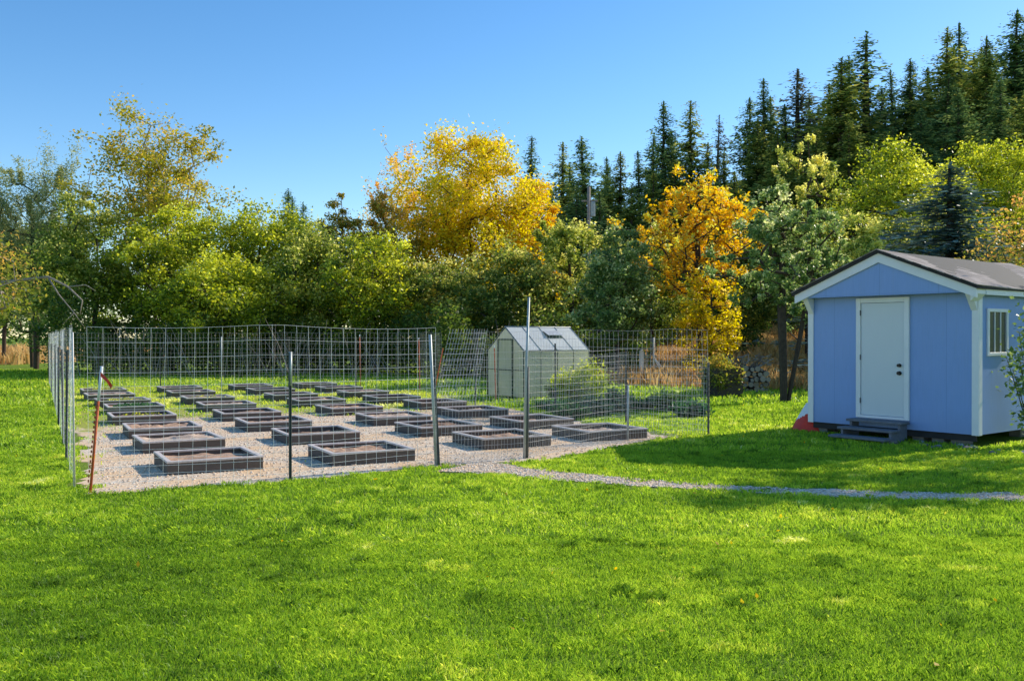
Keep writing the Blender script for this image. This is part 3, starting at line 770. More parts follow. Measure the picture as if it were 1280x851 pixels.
T('hedgerow_tree', 'dense rounded yellow-green tree behind the middle of the wire fence', 'tree', 325, 232, 48, 170, L_YGREEN, 105, base=.05, n_cl=170, n_leaf=140, size=.19, tint_shift=-.06, group=G1)
T('hedgerow_tree', 'low bright tree with drooping boughs over the back fence', 'tree', 275, 305, 43, 175, L_YGREEN, 106, base=.08, n_cl=130, n_leaf=110, size=.18, tint_shift=-.04, group=G1)
T('olive_tree', 'small olive-brown tree in the gap beside the big yellow tree', 'tree', 425, 238, 52, 90, L_OLIVE, 107, base=.2, n_cl=90, n_leaf=100, size=.18, group=G1)
T('hedgerow_tree', 'green tree with pale tips in front of the olive tree', 'tree', 400, 262, 46, 155, L_GREEN, 108, base=.05, n_cl=140, n_leaf=120, size=.18, tint_shift=.1, group=G1)
T('hedgerow_tree', 'bushy light green tree below the big yellow tree', 'tree', 468, 288, 44, 150, L_YGREEN, 109, base=.05, n_cl=140, n_leaf=120, size=.18, tint_shift=-.12, group=G1)
T('yellow_tree', 'big golden yellow autumn tree in the centre of the tree line', 'tree', 588, 168, 54, 232, L_YELLOW, 110, base=.12, n_cl=330, n_leaf=150, size=.21, clump=.14, group=G1, stems=2, tint_shift=-.02)
T('thin_tree', 'pinkish thinning half-bare tree against the big yellow tree', 'tree', 495, 172, 56, 100, L_YELLOW, 111, base=.15, n_cl=110, n_leaf=34, size=.19, clump=.2, spray=.8, tint_shift=.4, bark=M_BARKL, group=G1, rtip=.015)
T('brown_tree', 'brownish gold tree in the shade of the big yellow tree', 'tree', 480, 245, 51, 110, L_OLIVE, 112, base=.15, n_cl=110, n_leaf=100, size=.19, tint_shift=.2, group=G1)
T('hedgerow_tree', 'dark green tree behind the leaning mesh panel', 'tree', 545, 312, 45, 130, L_DEEP, 113, base=.05, n_cl=130, n_leaf=130, size=.18, tint_shift=.1, group=G1)
T('hedgerow_tree', 'dark leafy tree directly behind the greenhouse', 'tree', 635, 300, 43, 170, L_DEEP, 114, base=.05, n_cl=170, n_leaf=130, size=.18, group=G1, tint_shift=.06)
T('gold_tree', 'smaller orange-gold tree at the shoulder of the big yellow tree', 'tree', 668, 205, 55, 90, L_ORANGE, 115, base=.2, n_cl=100, n_leaf=90, size=.2, tint_shift=.05, group=G1)
T('hedgerow_tree', 'mid green tree with long upright twigs over the greenhouse', 'tree', 715, 268, 45, 150, L_GREEN, 116, base=.06, n_cl=160, n_leaf=110, size=.18, spray=.5, group=G1)
T('apple_tree', 'grey-green fruit tree with pale leaves behind the bush', 'tree', 772, 285, 36, 115, L_GREY, 117, base=.20, n_cl=130, n_leaf=100, size=.15, group=G1)
T('orange_tree', 'bright orange autumn tree between the greenhouse and shed', 'tree', 874, 205, 38, 195, L_ORANGE, 118, base=.28, n_cl=260, n_leaf=42, size=.17, clump=.15, fill=.22, spray=.3, top=1.0)
T('yellow_shrub', 'yellow-leaved shrubby tree under the orange tree', 'tree', 888, 335, 36, 92, L_YELLOW, 119, base=.06, n_cl=100, n_leaf=50, size=.15, tint_shift=-.12)
T('apple_tree', 'dark-trunked apple tree with pale speckled leaves beside the shed', 'tree', 980, 196, 24.5, 172, L_GREY, 120, base=.20, n_cl=190, n_leaf=62, size=.115, clump=.16, stems=2, fill=.22, rtip=.014, spray=.25, tint_shift=.06)
T('poplar_tree', 'slender light green tree rising behind the speckled apple tree', 'tree', 1010, 165, 46, 110, L_GREEN, 121, base=.1, n_cl=140, n_leaf=90, size=.17, spray=.6, tint_shift=.1)
T('young_tree', 'fresh light green tree against the peak of the shed', 'tree', 1085, 262, 32, 110, L_GREEN, 122, base=.12, n_cl=120, n_leaf=90, size=.15, tint_shift=.22)
T('maple_tree', 'lime yellow maple on the slope above the shed peak', 'tree', 1125, 158, 52, 205, L_YGREEN, 123, base=.08, n_cl=190, n_leaf=130, size=.21, tint_shift=-.10)
T('maple_tree', 'lime yellow maple on the slope above the shed roof end', 'tree', 1230, 165, 56, 170, L_YGREEN, 124, base=.08, n_cl=170, n_leaf=130, size=.22, tint_shift=-.13)
broadleaf('fruit_tree', 'tree with orange-yellow autumn leaves over the far end of the shed', 'tree', 15.8, 26.0, 6.5, 3.0, L_PINK, 125, base=.28, n_cl=120, n_leaf=55, size=.125, tint_shift=.14, fill=.3)
T('hedgerow_tree', 'dark green tree in the shade behind the orange tree', 'tree', 930, 285, 48, 120, L_DEEP, 126, base=.05, n_cl=130, n_leaf=110, size=.19, group=G1)
T('hedgerow_tree', 'shaded green tree between the greenhouse and the orange tree', 'tree', 815, 275, 50, 120, L_GREEN, 127, base=.05, n_cl=130, n_leaf=110, size=.19, group=G1)
T('hedgerow_tree', 'dark tree behind the blue spruce', 'tree', 1165, 225, 44, 130, L_DEEP, 128, base=.05, n_cl=130, n_leaf=120, size=.18)
T('hedgerow_tree', 'dark tree past the end of the lawn behind the drooping fruit tree', 'tree', 5, 280, 62, 175, L_GREEN, 129, base=.30, n_cl=150, n_leaf=120, size=.2, group=G1)
# off to the right of the shed: the tree whose shade dapples the path
broadleaf('shade_tree', 'thin-leaved tree beside the shed shading the path', 'tree', 13.4, 16.5, 8.3, 2.0, L_PINK, 130, base=.48, n_cl=85, n_leaf=75, size=.13, clump=.15, fill=.3)
# near fruit tree on the left edge
ft = broadleaf('fruit_tree', 'drooping fruit tree with yellowing leaves and a bare arching bough at the lawn edge', 'tree', -14.4, 23.5, 4.9, 2.6, L_PINK, 131, base=.36, n_cl=95, n_leaf=62, size=.125, clump=.2, droop=.6, tint_shift=-.12, bark=M_BARKL, rtip=.012)
bo = MB(); bo.tube([(.2, -.2, 2.2), (1.5, -.4, 3.1), (2.8, -.5, 3.25), (3.3, -.5, 3.0), (3.66, -.5, 2.66), (3.6, -.5, 2.3)], [.06, .045, .032, .026, .018, .010], 6)
bo.tube([(2.8, -.5, 3.24), (3.1, -.55, 2.8), (3.5, -.6, 2.35), (3.75, -.6, 2.0)], [.024, .018, .012, .006], 5); bo.tube([(3.3, -.5, 3.0), (3.7, -.4, 3.05), (3.95, -.4, 2.9)], [.018, .012, .006], 5); bo.tube([(3.5, -.6, 2.35), (3.2, -.6, 2.05)], [.012, .005], 5)
bo.build('bough', M_BARKL, ft)
# undergrowth closing the foot of the hedgerow
g_ = np.random.default_rng(55); Vs, Ts = [], []
for px in np.arange(66, 800, 14):
    d = 43 + g_.uniform(-2.5, 3.5) - (3 if px > 500 else 0)
    if 590 < px < 760: d = 39 + g_.uniform(-1, 2)
    h = g_.uniform(1.5, 3.4) * (1.7 if px < 120 else 1); V, Tt = leafcloud(800, (at(px, d), d, h * .5), (g_.uniform(.7, 1.2), .9, h * .55), .17, int(px) + 900); Vs.append(V); Ts.append(Tt * .75)
tag(link('undergrowth', np_mesh('undergrowth', np.concatenate(Vs), 4, np.concatenate(Ts)), L_DEEP), 'dark tangled undergrowth along the foot of the hedgerow', 'undergrowth', kind='stuff')
g_ = np.random.default_rng(57); Vs, Ts = [], []
for x in np.arange(-150, -20, 3.2):
    d = 125 + g_.uniform(-6, 10); h = g_.uniform(5, 9.5)
    V, Tt = leafcloud(420, (x, d, h * .5), (g_.uniform(2.2, 3.4), 2, h * .55), .55, int(x) + 4000); Vs.append(V); Ts.append(Tt * .8)
tag(link('far_woods', np_mesh('far_woods', np.concatenate(Vs), 4, np.concatenate(Ts)), L_DEEP), 'far dark line of woods beyond the tan hay field', 'woods', kind='stuff')
g_ = np.random.default_rng(56); Vs, Ts = [], []
for px in np.arange(780, 1330, 16):
    d = 57 + g_.uniform(-2.5, 5); x = at(px, d); z = float(hz_(x, d))
    h = g_.uniform(2.0, 4.2); V, Tt = leafcloud(800, (x, d, z + h * .45), (g_.uniform(.9, 1.6), 1.2, h * .6), .22, int(px) + 1900, zmin=z); Vs.append(V); Ts.append(Tt * .8)
tag(link('slope_shrubbery', np_mesh('slope_shrubbery', np.concatenate(Vs), 4, np.concatenate(Ts)), L_DEEP), 'dark shrubbery at the foot of the wooded slope', 'undergrowth', kind='stuff')

# ------------------------------------------------------------------ bushes and low plants
def bush(name, label, cat, x, y, rad, n, size, mat, seed, group=None):
    r = thing(name, label, cat, (x, y, 0), 0, group)
    g2 = np.random.default_rng(seed); Vs, Ts = [], []
    st = MB(); ns = 14
    for i in range(ns):
        a = g2.random() * 6.28; rr = g2.random() ** .5; tip = np.array([math.cos(a) * rad[0] * rr * .85, math.sin(a) * rad[1] * rr * .85, rad[2] * (1.9 - .9 * rr) * (.75 + .3 * g2.random())])
        st.tube([(tip[0] * .15, tip[1] * .15, -.02), tip * np.array([.6, .6, .55]), tip], [.012, .008, .004], 5)
        m = n // ns; t = g2.random(m) ** .6
        p = tip[None] * np.stack([t * .95 + .05, t * .95 + .05, t], 1) + g2.normal(size=(m, 3)) * np.array(rad) * .16
        p[:, 2] = np.maximum(p[:, 2], .03)
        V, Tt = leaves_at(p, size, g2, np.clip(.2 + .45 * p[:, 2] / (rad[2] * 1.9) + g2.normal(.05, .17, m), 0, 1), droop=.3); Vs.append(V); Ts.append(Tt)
    st.build('stem', M_BARK, r)
    link('foliage', np_mesh('foliage', np.concatenate(Vs), 4, np.concatenate(Ts)), mat, r)
    return r
p = gp(725, 507); bush('bush', 'bright yellow-green bush in front of the greenhouse', 'bush', p[0], p[1], (.80, .65, .72), 5200, .085, L_BUSH, 61)
p = gp(698, 503); bush('bush', 'small grey-green bush at the greenhouse side', 'bush', p[0], p[1], (.42, .4, .42), 1500, .07, L_GREY, 62)
LOWP = [(742, 520, .5, .28, 'low dark green plant in front of the bright bush'), (712, 524, .5, .22, 'low dark plant behind the last bed near the greenhouse'), (768, 516, .6, .32, 'low dark green plant beside the bright bush'), (800, 512, .6, .2, 'sprawling green plant inside the mesh fence'), (835, 514, .55, .3, 'grey-green rounded plant by the mesh fence'), (862, 522, .5, .24, 'low plant at the corner of the mesh fence'), (690, 513, .45, .16, 'flat green plant between bed and greenhouse')]
for i, (px, py, r0, h, lb) in enumerate(LOWP):
    p = gp(px, py); bush('low_plant', lb, 'plant', p[0], p[1], (r0, r0, h), 1600, .085, L_GREY if i in (4,) else L_LOW, 70 + i, 'low plants beside the beds')
# straggly shrub by the shed window
bush('shrub', 'straggly shrub against the window wall of the shed', 'shrub', 8.36, 14.6, (.6, .5, 1.35), 1500, .085, L_GREY, 80)

# ------------------------------------------------------------------ shed
shed = thing('garden_shed', 'blue wooden shed with white trim and white door', 'shed', (SHED_O[0], SHED_O[1], 0), math.atan2(SHED_U[1], SHED_U[0]))
SW, SD, Z0, Z1 = 3.05, 4.3, .20, 2.47
RID, EAV = 3.21, 2.555; SL = (RID - EAV) / (SW / 2 + .12)
def roofz(x): return RID - SL * abs(x - SW / 2)
w_ = MB(); w_.box(0, SW, 0, SD, Z0, Z1)
w_.build('wall', M_BLUE, shed)
# panel battens / joints
gb = MB(); gb.prism([(.02, Z1 + .003), (SW - .02, Z1 + .003), (SW - .02, roofz(SW - .02) - .05), (SW / 2, RID - .05), (.02, roofz(.02) - .05)], -.26, SD)
gb.build('gable_panel', M_BLUE, shed)
sf = MB(); sf.box(.0, SW, -.262, -.002, Z1 - .02, Z1 + .001); sf.build('soffit', M_BLUE, shed)
# roof slabs
import bmesh as _bm
for sgn in (-1, 1):
    xe = SW / 2 + sgn * (SW / 2 + .16); ze = roofz(xe); xr = SW / 2
    me = bpy.data.meshes.new('roof'); n = 22; V = []; Fc = []; UV = []
    th = .035
    y0, y1 = -.36, SD + .3; L = math.hypot(xe - xr, RID - ze)
    for j in range(n + 1):
        for i in range(9):
            t = i / 8; y = y0 + (y1 - y0) * j / n
            wv = (.018 * math.sin(y * 3.1 + i) + .012 * math.sin(y * 7.3 + 2 * i)) * math.sin(t * PI) if 0 < j < n else 0
            sag = -.05 * math.sin((y - y0) / (y1 - y0) * PI)
            V.append((xr + (xe - xr) * t, y, RID + (ze - RID) * t + wv + sag * (1 - t * .3) + .02))
    for j in range(n):
        for i in range(8):
            a = j * 9 + i; q = (a, a + 1, a + 10, a + 9); Fc.append(q if sgn > 0 else q[::-1])
            UV += [((k // 9) * (y1 - y0) / n, (k % 9) / 8 * L) for k in Fc[-1]]
    me.from_pydata(V, [], Fc); uv = me.uv_layers.new(name='UVMap')
    for i, u in enumerate(UV): uv.data[i].uv = u
    me.update(); o = link('roof', me, M_SHINGLE, shed)
    md = o.modifiers.new('thick', 'SOLIDIFY'); md.thickness = .014; md.offset = -1
    # dark roof deck edge under shingles, a hair smaller
    ds = MB(); ds.add([(xr, y0 + .012, RID - .045), (xe - sgn * .012, y0 + .012, ze - .045), (xe - sgn * .012, y1 - .01, ze - .045), (xr, y1 - .01, RID - .045),
                      (xr, y0 + .012, RID - .004), (xe - sgn * .012, y0 + .012, ze - .004), (xe - sgn * .012, y1 - .01, ze - .004), (xr, y1 - .01, RID - .004)],
                      [(0, 1, 2, 3), (4, 7, 6, 5), (0, 4, 5, 1), (1, 5, 6, 2), (2, 6, 7, 3), (3, 7, 4, 0)])
    ds.build('roof_edge', M_DARKEDGE, shed)
    # white rake board on the gable front
    rb = MB(); x_end = SW / 2 + sgn * (SW / 2 + .115)
    rb.prism([(xr, RID - .05), (x_end, roofz(x_end) - .05), (x_end, roofz(x_end) - .05 - .15), (xr, RID - .05 - .155)] if sgn > 0 else [(xr, RID - .05), (xr, RID - .05 - .155), (x_end, roofz(x_end) - .05 - .15), (x_end, roofz(x_end) - .05)], -.30, -.264)
    rb.build('rake_board', M_WHITE, shed)
    # boxed eave return and fascia along the side
    xa, xb = (SW + .002, SW + .115) if sgn > 0 else (-.115, -.002)
    er = MB(); er.prism([(xa, Z1 - .16 if sgn > 0 else Z1 - .05), (xb, Z1 - .05 if sgn > 0 else Z1 - .05), (xb, roofz(xb) - .055), (xa, roofz(xa) - .055)], -.26, .0)
    er.build('eave_return', M_WHITE, shed)
    fa = MB(); fx = SW + .10 if sgn > 0 else -.125; fa.box(fx, fx + .025, .003, SD, Z1 - .06, roofz(fx) - .06); fa.build('fascia', M_WHITE, shed)
    # flared bracket under the return, in front of the wall corner
    bk = MB(); xc0 = SW - .10 if sgn > 0 else 0
    bk.add([(xc0, -.03, Z1 - .30), (xc0 + .1, -.03, Z1 - .30), (xc0 + .1, -.24, Z1 - .022), (xc0, -.24, Z1 - .022), (xc0, -.03, Z1 - .022), (xc0 + .1, -.03, Z1 - .022)],
           [(0, 1, 2, 3), (0, 3, 4), (1, 5, 2), (3, 2, 5, 4), (0, 4, 5, 1)]); bk.build('bracket', M_WHITE, shed)
ct = [(-.022, .09, -.026, -.002), (SW - .09, SW + .022, -.026, -.002), (SW + .002, SW + .022, 0, .10), (-.022, -.002, 0, .10)]
for (x0, x1, y0, y1) in ct: MB().box(x0, x1, y0, y1, Z0 - .01, Z1 - .022, .004).build('corner_trim', M_WHITE, shed)
# door
DX0, DX1, DZ0, DZ1 = 1.05, 1.84, .40, 2.33
dr = MB().box(DX0, DX1, -.03, -.004, DZ0, DZ1, .004).build('door', M_DOOR, shed)
fr = MB(); fr.box(DX0 - .09, DX0 - .006, -.05, -.003, DZ0 - .05, DZ1 + .09, .004); fr.box(DX1 + .006, DX1 + .09, -.05, -.003, DZ0 - .05, DZ1 + .09, .004)
fr.box(DX0 - .005, DX1 + .005, -.05, -.003, DZ1 + .006, DZ1 + .09, .004); fr.box(DX0 - .005, DX1 + .005, -.05, -.003, DZ0 - .05, DZ0 - .006, .003)
fr.build('door_frame', M_WHITE, dr)
for z, r0 in ((1.27, .03), (1.14, .034)):
    h = MB(); h.tube([(DX1 - .075, -.031, z), (DX1 - .075, -.05, z), (DX1 - .075, -.055, z), (DX1 - .075, -.09, z)], [r0, r0, r0 * .5, r0 * .9], 12); h.build('knob' if z < 1.2 else 'deadbolt', M_BLACK, dr)
hg = MB()
for z in (.6, 1.35, 2.12):
    MB().tube([(DX0 - .004, -.052, z), (DX0 - .004, -.052, z + .09)], .008, 8).build('hinge', M_BLACK, dr)
# window on the side wall
wf = MB(); wy0, wy1, wz0, wz1 = .32, .92, 1.50, 2.15; xf = SW
for (a, b, c, d) in ((wy0 - .055, wy0, wz0 - .055, wz1 + .055), (wy1, wy1 + .055, wz0 - .055, wz1 + .055), (wy0 + .001, wy1 - .001, wz1, wz1 + .055), (wy0 + .001, wy1 - .001, wz0 - .055, wz0)):
    wf.box(xf + .003, xf + .035, a, b, c, d, .003)
wn = wf.build('window', M_WHITE, shed)
MB().box(xf + .004, xf + .010, wy0 + .001, wy1 - .001, wz0 + .001, wz1 - .001).build('pane', M_GLASS, wn)
mu = MB(); [mu.box(xf + .011, xf + .024, wy0 + k_, wy0 + k_ + .022, wz0 + .002, wz1 - .002) for k_ in (.19, .39)]; mu.build('mullion', M_WHITE, wn)
for (x0, y0) in ((.1, .1), (.1, 2), (SW - .5, .12), (SW - .5, 2.2), (1.3, 1.0), (1.9, .12), (2.25, .1)):
    MB().box(x0, x0 + .2, y0, y0 + .36, -.02, Z0 - .004, .01).build('foundation_block', M_BLOCK, shed)
for y_ in (.04, SD - .08): MB().box(.05, SW - .05, y_, y_ + .04, .09, Z0 - .004).build('floor_joist', M_DARKEDGE, shed)

stp = thing('wooden_steps', 'three dark grey wooden steps below the shed door', 'steps', shed_pt(1.45, 0) + (0,), shed.rotation_euler.z)
for i, (z, y) in enumerate(((.335, -.16), (.215, -.43), (.095, -.70))):
    MB().box(-.52, .50, y - .15, y + .12, z - .04, z, .006).build('tread', M_STEP, stp)
for x in (-.46, .42):
    sgm = MB(); sgm.add([(x + dx, y, z) for dx in (0, .04) for (y, z) in ((-.06, 0), (-.80, 0), (-.80, .053), (-.555, .053), (-.555, .173), (-.285, .173), (-.285, .293), (-.06, .293))],
        [tuple(range(8)), tuple(range(15, 7, -1))] + [(i, (i + 1) % 8, (i + 1) % 8 + 8, i + 8) for i in range(8)]); sgm.build('stringer', M_STEP, stp)
rs = np.random.default_rng(90)
def rock_mesh(seed):
    g2 = np.random.default_rng(seed); bm = _bm.new(); _bm.ops.create_icosphere(bm, subdivisions=2, radius=1)
    for v in bm.verts:
        n = v.co.normalized(); k = 1 + .28 * math.sin(n.x * 4 + seed) * math.sin(n.y * 5 + 2 * seed) + .12 * g2.normal()
        v.co = Vector((n.x * k * 1.2, n.y * k * .9, n.z * k * .6))
    me = bpy.data.meshes.new('rock'); bm.to_mesh(me); bm.free(); me.materials.append(M_BLOCK if seed % 2 else M_STONEBIG); return me
M_STONEBIG = mat_simple('pale_rock', (.42, .40, .37), .9, 0, .25, 8, .5)
RM = [rock_mesh(i) for i in range(4)]
for i in range(22):
    u = rs.uniform(1.9, 4.3); v = rs.uniform(-.75, -.02) if i % 2 else rs.uniform(-.35, .2)
    if u < 3.1: v = min(v, -.05)
    q = shed_pt(u, v); s = rs.uniform(.022, .07)
    o = bpy.data.objects.new('rock', RM[i % 4]); col.objects.link(o); o.location = (q[0], q[1], s * .4); o.scale = (s, s, s); o.rotation_euler = (0, 0, rs.uniform(0, 6))
    tag(o, 'small rubble stone lying at the foot of the shed', 'rock', 'rubble stones under the shed edge')

# red and white sack at the shed corner
q = shed_pt(-.16, .22)
bag = thing('sack', 'red and white plastic sack slumped against the shed corner', 'sack', (q[0], q[1], 0), shed.rotation_euler.z)
bm = _bm.new(); _bm.ops.create_cube(bm, size=1); _bm.ops.subdivide_edges(bm, edges=bm.edges[:], cuts=15, use_grid_fill=True)
for v in bm.verts:
    x, y, z = v.co; t = z + .5
    wdt = .42 * (1 - .50 * t ** 1.3) ; dp = .30 * (1 - .72 * t)
    r0 = max(abs(x), abs(y)); rr = math.hypot(x, y); k = (r0 / rr * 1.1 if rr > 1e-6 else 1)
    v.co = Vector((x * k * wdt * 1.5 + .05 * t, y * k * dp * 1.6 + .10 * t, t * .50 + .015 * math.sin(x * 17 + y * 9) * t))
me = bpy.data.meshes.new('body'); bm.to_mesh(me); bm.free()
me.materials.append(M_REDBAG); me.materials.append(M_WHITE)
for p_ in me.polygons:
    p_.use_smooth = True; c = p_.center
    p_.material_index = 1 if c.z > .30 + .55 * (c.x + .02) else 0
o = bpy.data.objects.new('body', me); col.objects.link(o); o.parent = bag

# ------------------------------------------------------------------ greenhouse
a_ = math.radians(37); N_ = gp(655, 500)
gh = thing('greenhouse', 'small translucent gabled greenhouse with green frame', 'greenhouse', (N_[0], N_[1], 0), a_)
GW, GL, GE, GR = 1.72, 2.4, 1.36, 2.02      # local x along the long side, local y across the gable
t_ = .008
MB().box(0, GL, 0, t_, .06, GE).build('wall_panel', M_POLY, gh)
MB().box(0, GL, GW - t_, GW, .06, GE).build('wall_panel', M_POLY, gh)
for x0 in (0.0, GL - t_):
    e = MB(); P5 = [(.009, .06), (GW - .009, .06), (GW - .009, GE), (GW / 2, GR - .01), (.009, GE)]
    e.add([(x0, y, z) for y, z in P5] + [(x0 + t_, y, z) for y, z in P5], [(0, 1, 2, 3, 4), (9, 8, 7, 6, 5)] + [(i, (i + 1) % 5, (i + 1) % 5 + 5, i + 5) for i in range(5)]); e.build('gable_wall', M_POLY, gh)
for s in (0, 1):
    y0 = -.03 if s == 0 else GW + .03; e = MB(); zz0 = GE - .02
    ps = [(-.03, y0, zz0), (GL + .03, y0, zz0), (GL + .03, GW / 2, GR), (-.03, GW / 2, GR)]
    e.add(ps + [(x, y, z + t_) for x, y, z in ps], [(0, 3, 2, 1), (4, 5, 6, 7), (0, 1, 5, 4), (1, 2, 6, 5), (2, 3, 7, 6), (3, 0, 4, 7)]); e.build('roof', M_POLYR, gh)
fm = MB(); b = .022
def bar(p0, p1, r0=.014): fm.tube([p0, p1], r0, 4)
for x in (0, GL):
    xo = -.012 if x == 0 else GL + .012
    for y in (0, GW): bar((xo, y, .02), (xo, y, GE), .019)
    bar((xo, 0, GE), (xo, GW / 2, GR), .018); bar((xo, GW, GE), (xo, GW / 2, GR), .018)
    bar((xo, 0, .04), (xo, GW, .04), .025); bar((xo, 0, .82), (xo, GW, .82), .012)
for y in (-.012, GW + .012):
    bar((0, y, .04), (GL, y, .04), .028); bar((0, y, GE), (GL, y, GE), .02)
    for k in range(1, 4): bar((GL * k / 4, y, .04), (GL * k / 4, y, GE), .012)
fm.build('frame', M_GFRAME, gh)
rr_ = MB()
for k in range(0, 5):
    x = GL * k / 4
    for s in (0, 1):
        rr_.tube([(x, -.035 if s == 0 else GW + .035, GE - .005), (x, GW / 2, GR + .015)], .011, 4)
rr_.tube([(-.03, GW / 2, GR + .018), (GL + .03, GW / 2, GR + .018)], .016, 4)
rr_.build('roof_bar', M_POSTG, gh)
# door in the near gable (the wall at local x=0)
dd = MB().box(-.028, -.014, .52, 1.16, .08, 1.66).build('door', M_POLY, gh)
df = MB(); df.box(-.045, -.012, .48, .52, .06, 1.70); df.box(-.045, -.012, 1.16, 1.20, .06, 1.70); df.box(-.045, -.012, .521, 1.159, 1.66, 1.70); df.box(-.043, -.029, .521, 1.159, .80, .83); df.build('door_frame', M_GFRAME, dd)
# open roof vent on the near slope
sl_ = (GR - GE) / (GW / 2); vent = MB(); vx0, vx1 = GL * .5 + .02, GL * .75 - .02
def rz_(y): return GE + sl_ * y
yo, yi = .44, .70
vent.add([(vx0, yo, rz_(yo) + .012), (vx1, yo, rz_(yo) + .012), (vx1, yi, rz_(yi) + .012), (vx0, yi, rz_(yi) + .012)], [(0, 1, 2, 3)])
vt = vent.build('roof_vent', M_GFRAME, gh)
vf = MB(); ps = [(vx0, yo - .02, rz_(yo) + .10), (vx1, yo - .02, rz_(yo) + .10), (vx1, yi, rz_(yi) + .03), (vx0, yi, rz_(yi) + .03)]
vf.add(ps + [(x, y, z + .01) for x, y, z in ps], [(0, 3, 2, 1), (4, 5, 6, 7), (0, 1, 5, 4), (1, 2, 6, 5), (2, 3, 7, 6), (3, 0, 4, 7)]); vf.build('flap', M_POLYR, vt)

# ------------------------------------------------------------------ wire fences
def fence_mesh(path, height, vstep, hz_list, r, seed, lean=0.0, sag=.03, shear=0.0):
    """woven wire: verticals every vstep along the path, horizontals at given heights; slightly wavy"""
    g2 = np.random.default_rng(seed); m = MB()
    P = [np.array(p, float) for p in path]; seg = [np.linalg.norm(P[i + 1] - P[i]) for i in range(len(P) - 1)]; tot = sum(seg)
    def pt(s):
        s = min(max(s, 0), tot); i = 0
        while i < len(seg) - 1 and s > seg[i]: s -= seg[i]; i += 1
        return P[i] + (P[i + 1] - P[i]) * s / seg[i], (P[i + 1] - P[i]) / seg[i]
    ph = g2.random(4) * 6
    def q(s, z):
        p, t = pt(s); nn = np.array([-t[1], t[0]])
        off = .035 * math.sin(s * 1.3 + ph[0]) * z / height + .012 * math.sin(s * 4.1 + ph[1] + z * 2) + lean * z
        dz = -sag * abs(math.sin(s * PI / 2.8 + ph[2])) * (z / height) ** 3
        sh = .02 * math.sin(s * 2.2 + ph[3]) * z
        sh += shear * z
        return (p[0] + nn[0] * off + t[0] * sh, p[1] + nn[1] * off + t[1] * sh, max(.012, z + dz))
    n = int(tot / vstep)
    for i in range(n + 1):
        s = i * tot / n + (g2.random() - .5) * .015
        m.tube([q(s, z) for z in np.linspace(.012, height, 6)], r, 4, caps=False)
    ns = max(2, int(tot / .35))
    for h in hz_list:
        m.tube([q(tot * i / ns, h) for i in range(ns + 1)], r * 1.1, 4, caps=False)
    return m
FIELD = [.02, .10, .18, .27, .36, .46, .57, .68, .80, .93, 1.06, 1.20, 1.36, 1.54, 1.72, 1.90]
WELD = list(np.arange(.02, 1.56, .102))
def post(p, h, r, mat, parent, lean=(0, 0), kind='post'):
    m = MB()
    if mat is M_POST:               # steel T-post: web and flange, with studs
        m.box(-.018, .018, -.003, .003, -.3, h); m.box(-.003, .003, .0035, .03, -.3, h)
        for z in np.arange(.15, h - .05, .09): m.box(-.006, .006, -.010, -.0032, z, z + .02)
    else:
        m.tube([(0, 0, -.3), (0, 0, h), (0, 0, h + .004)], [r, r, r * .6], 10)
    o = m.build(kind, mat, parent); o.location = (p[0], p[1], 0); o.rotation_euler = (-lean[1], lean[0], random.uniform(0, 3) if mat is M_POST else 0)
    return o
ff = thing('wire_fence', 'tall woven wire fence along the lawn in front of the beds', 'fence', (0, 0, 0))
P1 = gp(363, 602); P2 = gp(545, 582); P0 = gp(111, 616)
fence_mesh([tuple(P0), tuple(P1), tuple(P2)], 1.90, .152, FIELD, .0016, 1, sag=.05).build('wire_mesh', M_WIRE, ff)
post(P1, 1.56, .02, M_POST, ff); pw = MB().tube([(0, 0, 1.16), (0, 0, 1.57)], .021, 8).build('post_tip', M_POSTG, ff); pw.location = (P1[0], P1[1], 0)
post(P2, 1.78, .021, M_POSTG, ff, (-.045, 0)); post((P2[0] + .035, P2[1] + .04), 1.42, .02, M_POST, ff, (-.05, 0))
# orange-painted corner stake with ribbon
st_ = thing('orange_stake', 'leaning orange stake with white top and red ribbon at the fence corner', 'stake', (P0[0], P0[1], 0))
lx = .145
m = MB(); m.tube([(0, 0, -.15), (lx * .73, 0, 1.03)], .016, 8); sm_ = m
m = MB(); m.tube([(lx * .735, 0, 1.035), (lx, 0, 1.42)], .017, 8); m.build('painted_top', M_WHITE, st_)
for z in np.arange(.12, 1.0, .055): sm_.box(lx * .73 * z / 1.03 - .023, lx * .73 * z / 1.03 - .012, -.012, .0, z, z + .03)
sm_.build('shaft', M_ORANGE, st_)
m = MB(); m.add([(lx * .96, -.02, 1.36), (lx * .96, -.02, 1.31), (lx + .07, -.03, 1.24), (lx + .085, -.02, 1.27), (lx + .10, .0, 1.17), (lx + .12, .01, 1.20)], [(0, 1, 2, 3), (3, 2, 4, 5)]); m.build('ribbon', M_REDBAG, st_)

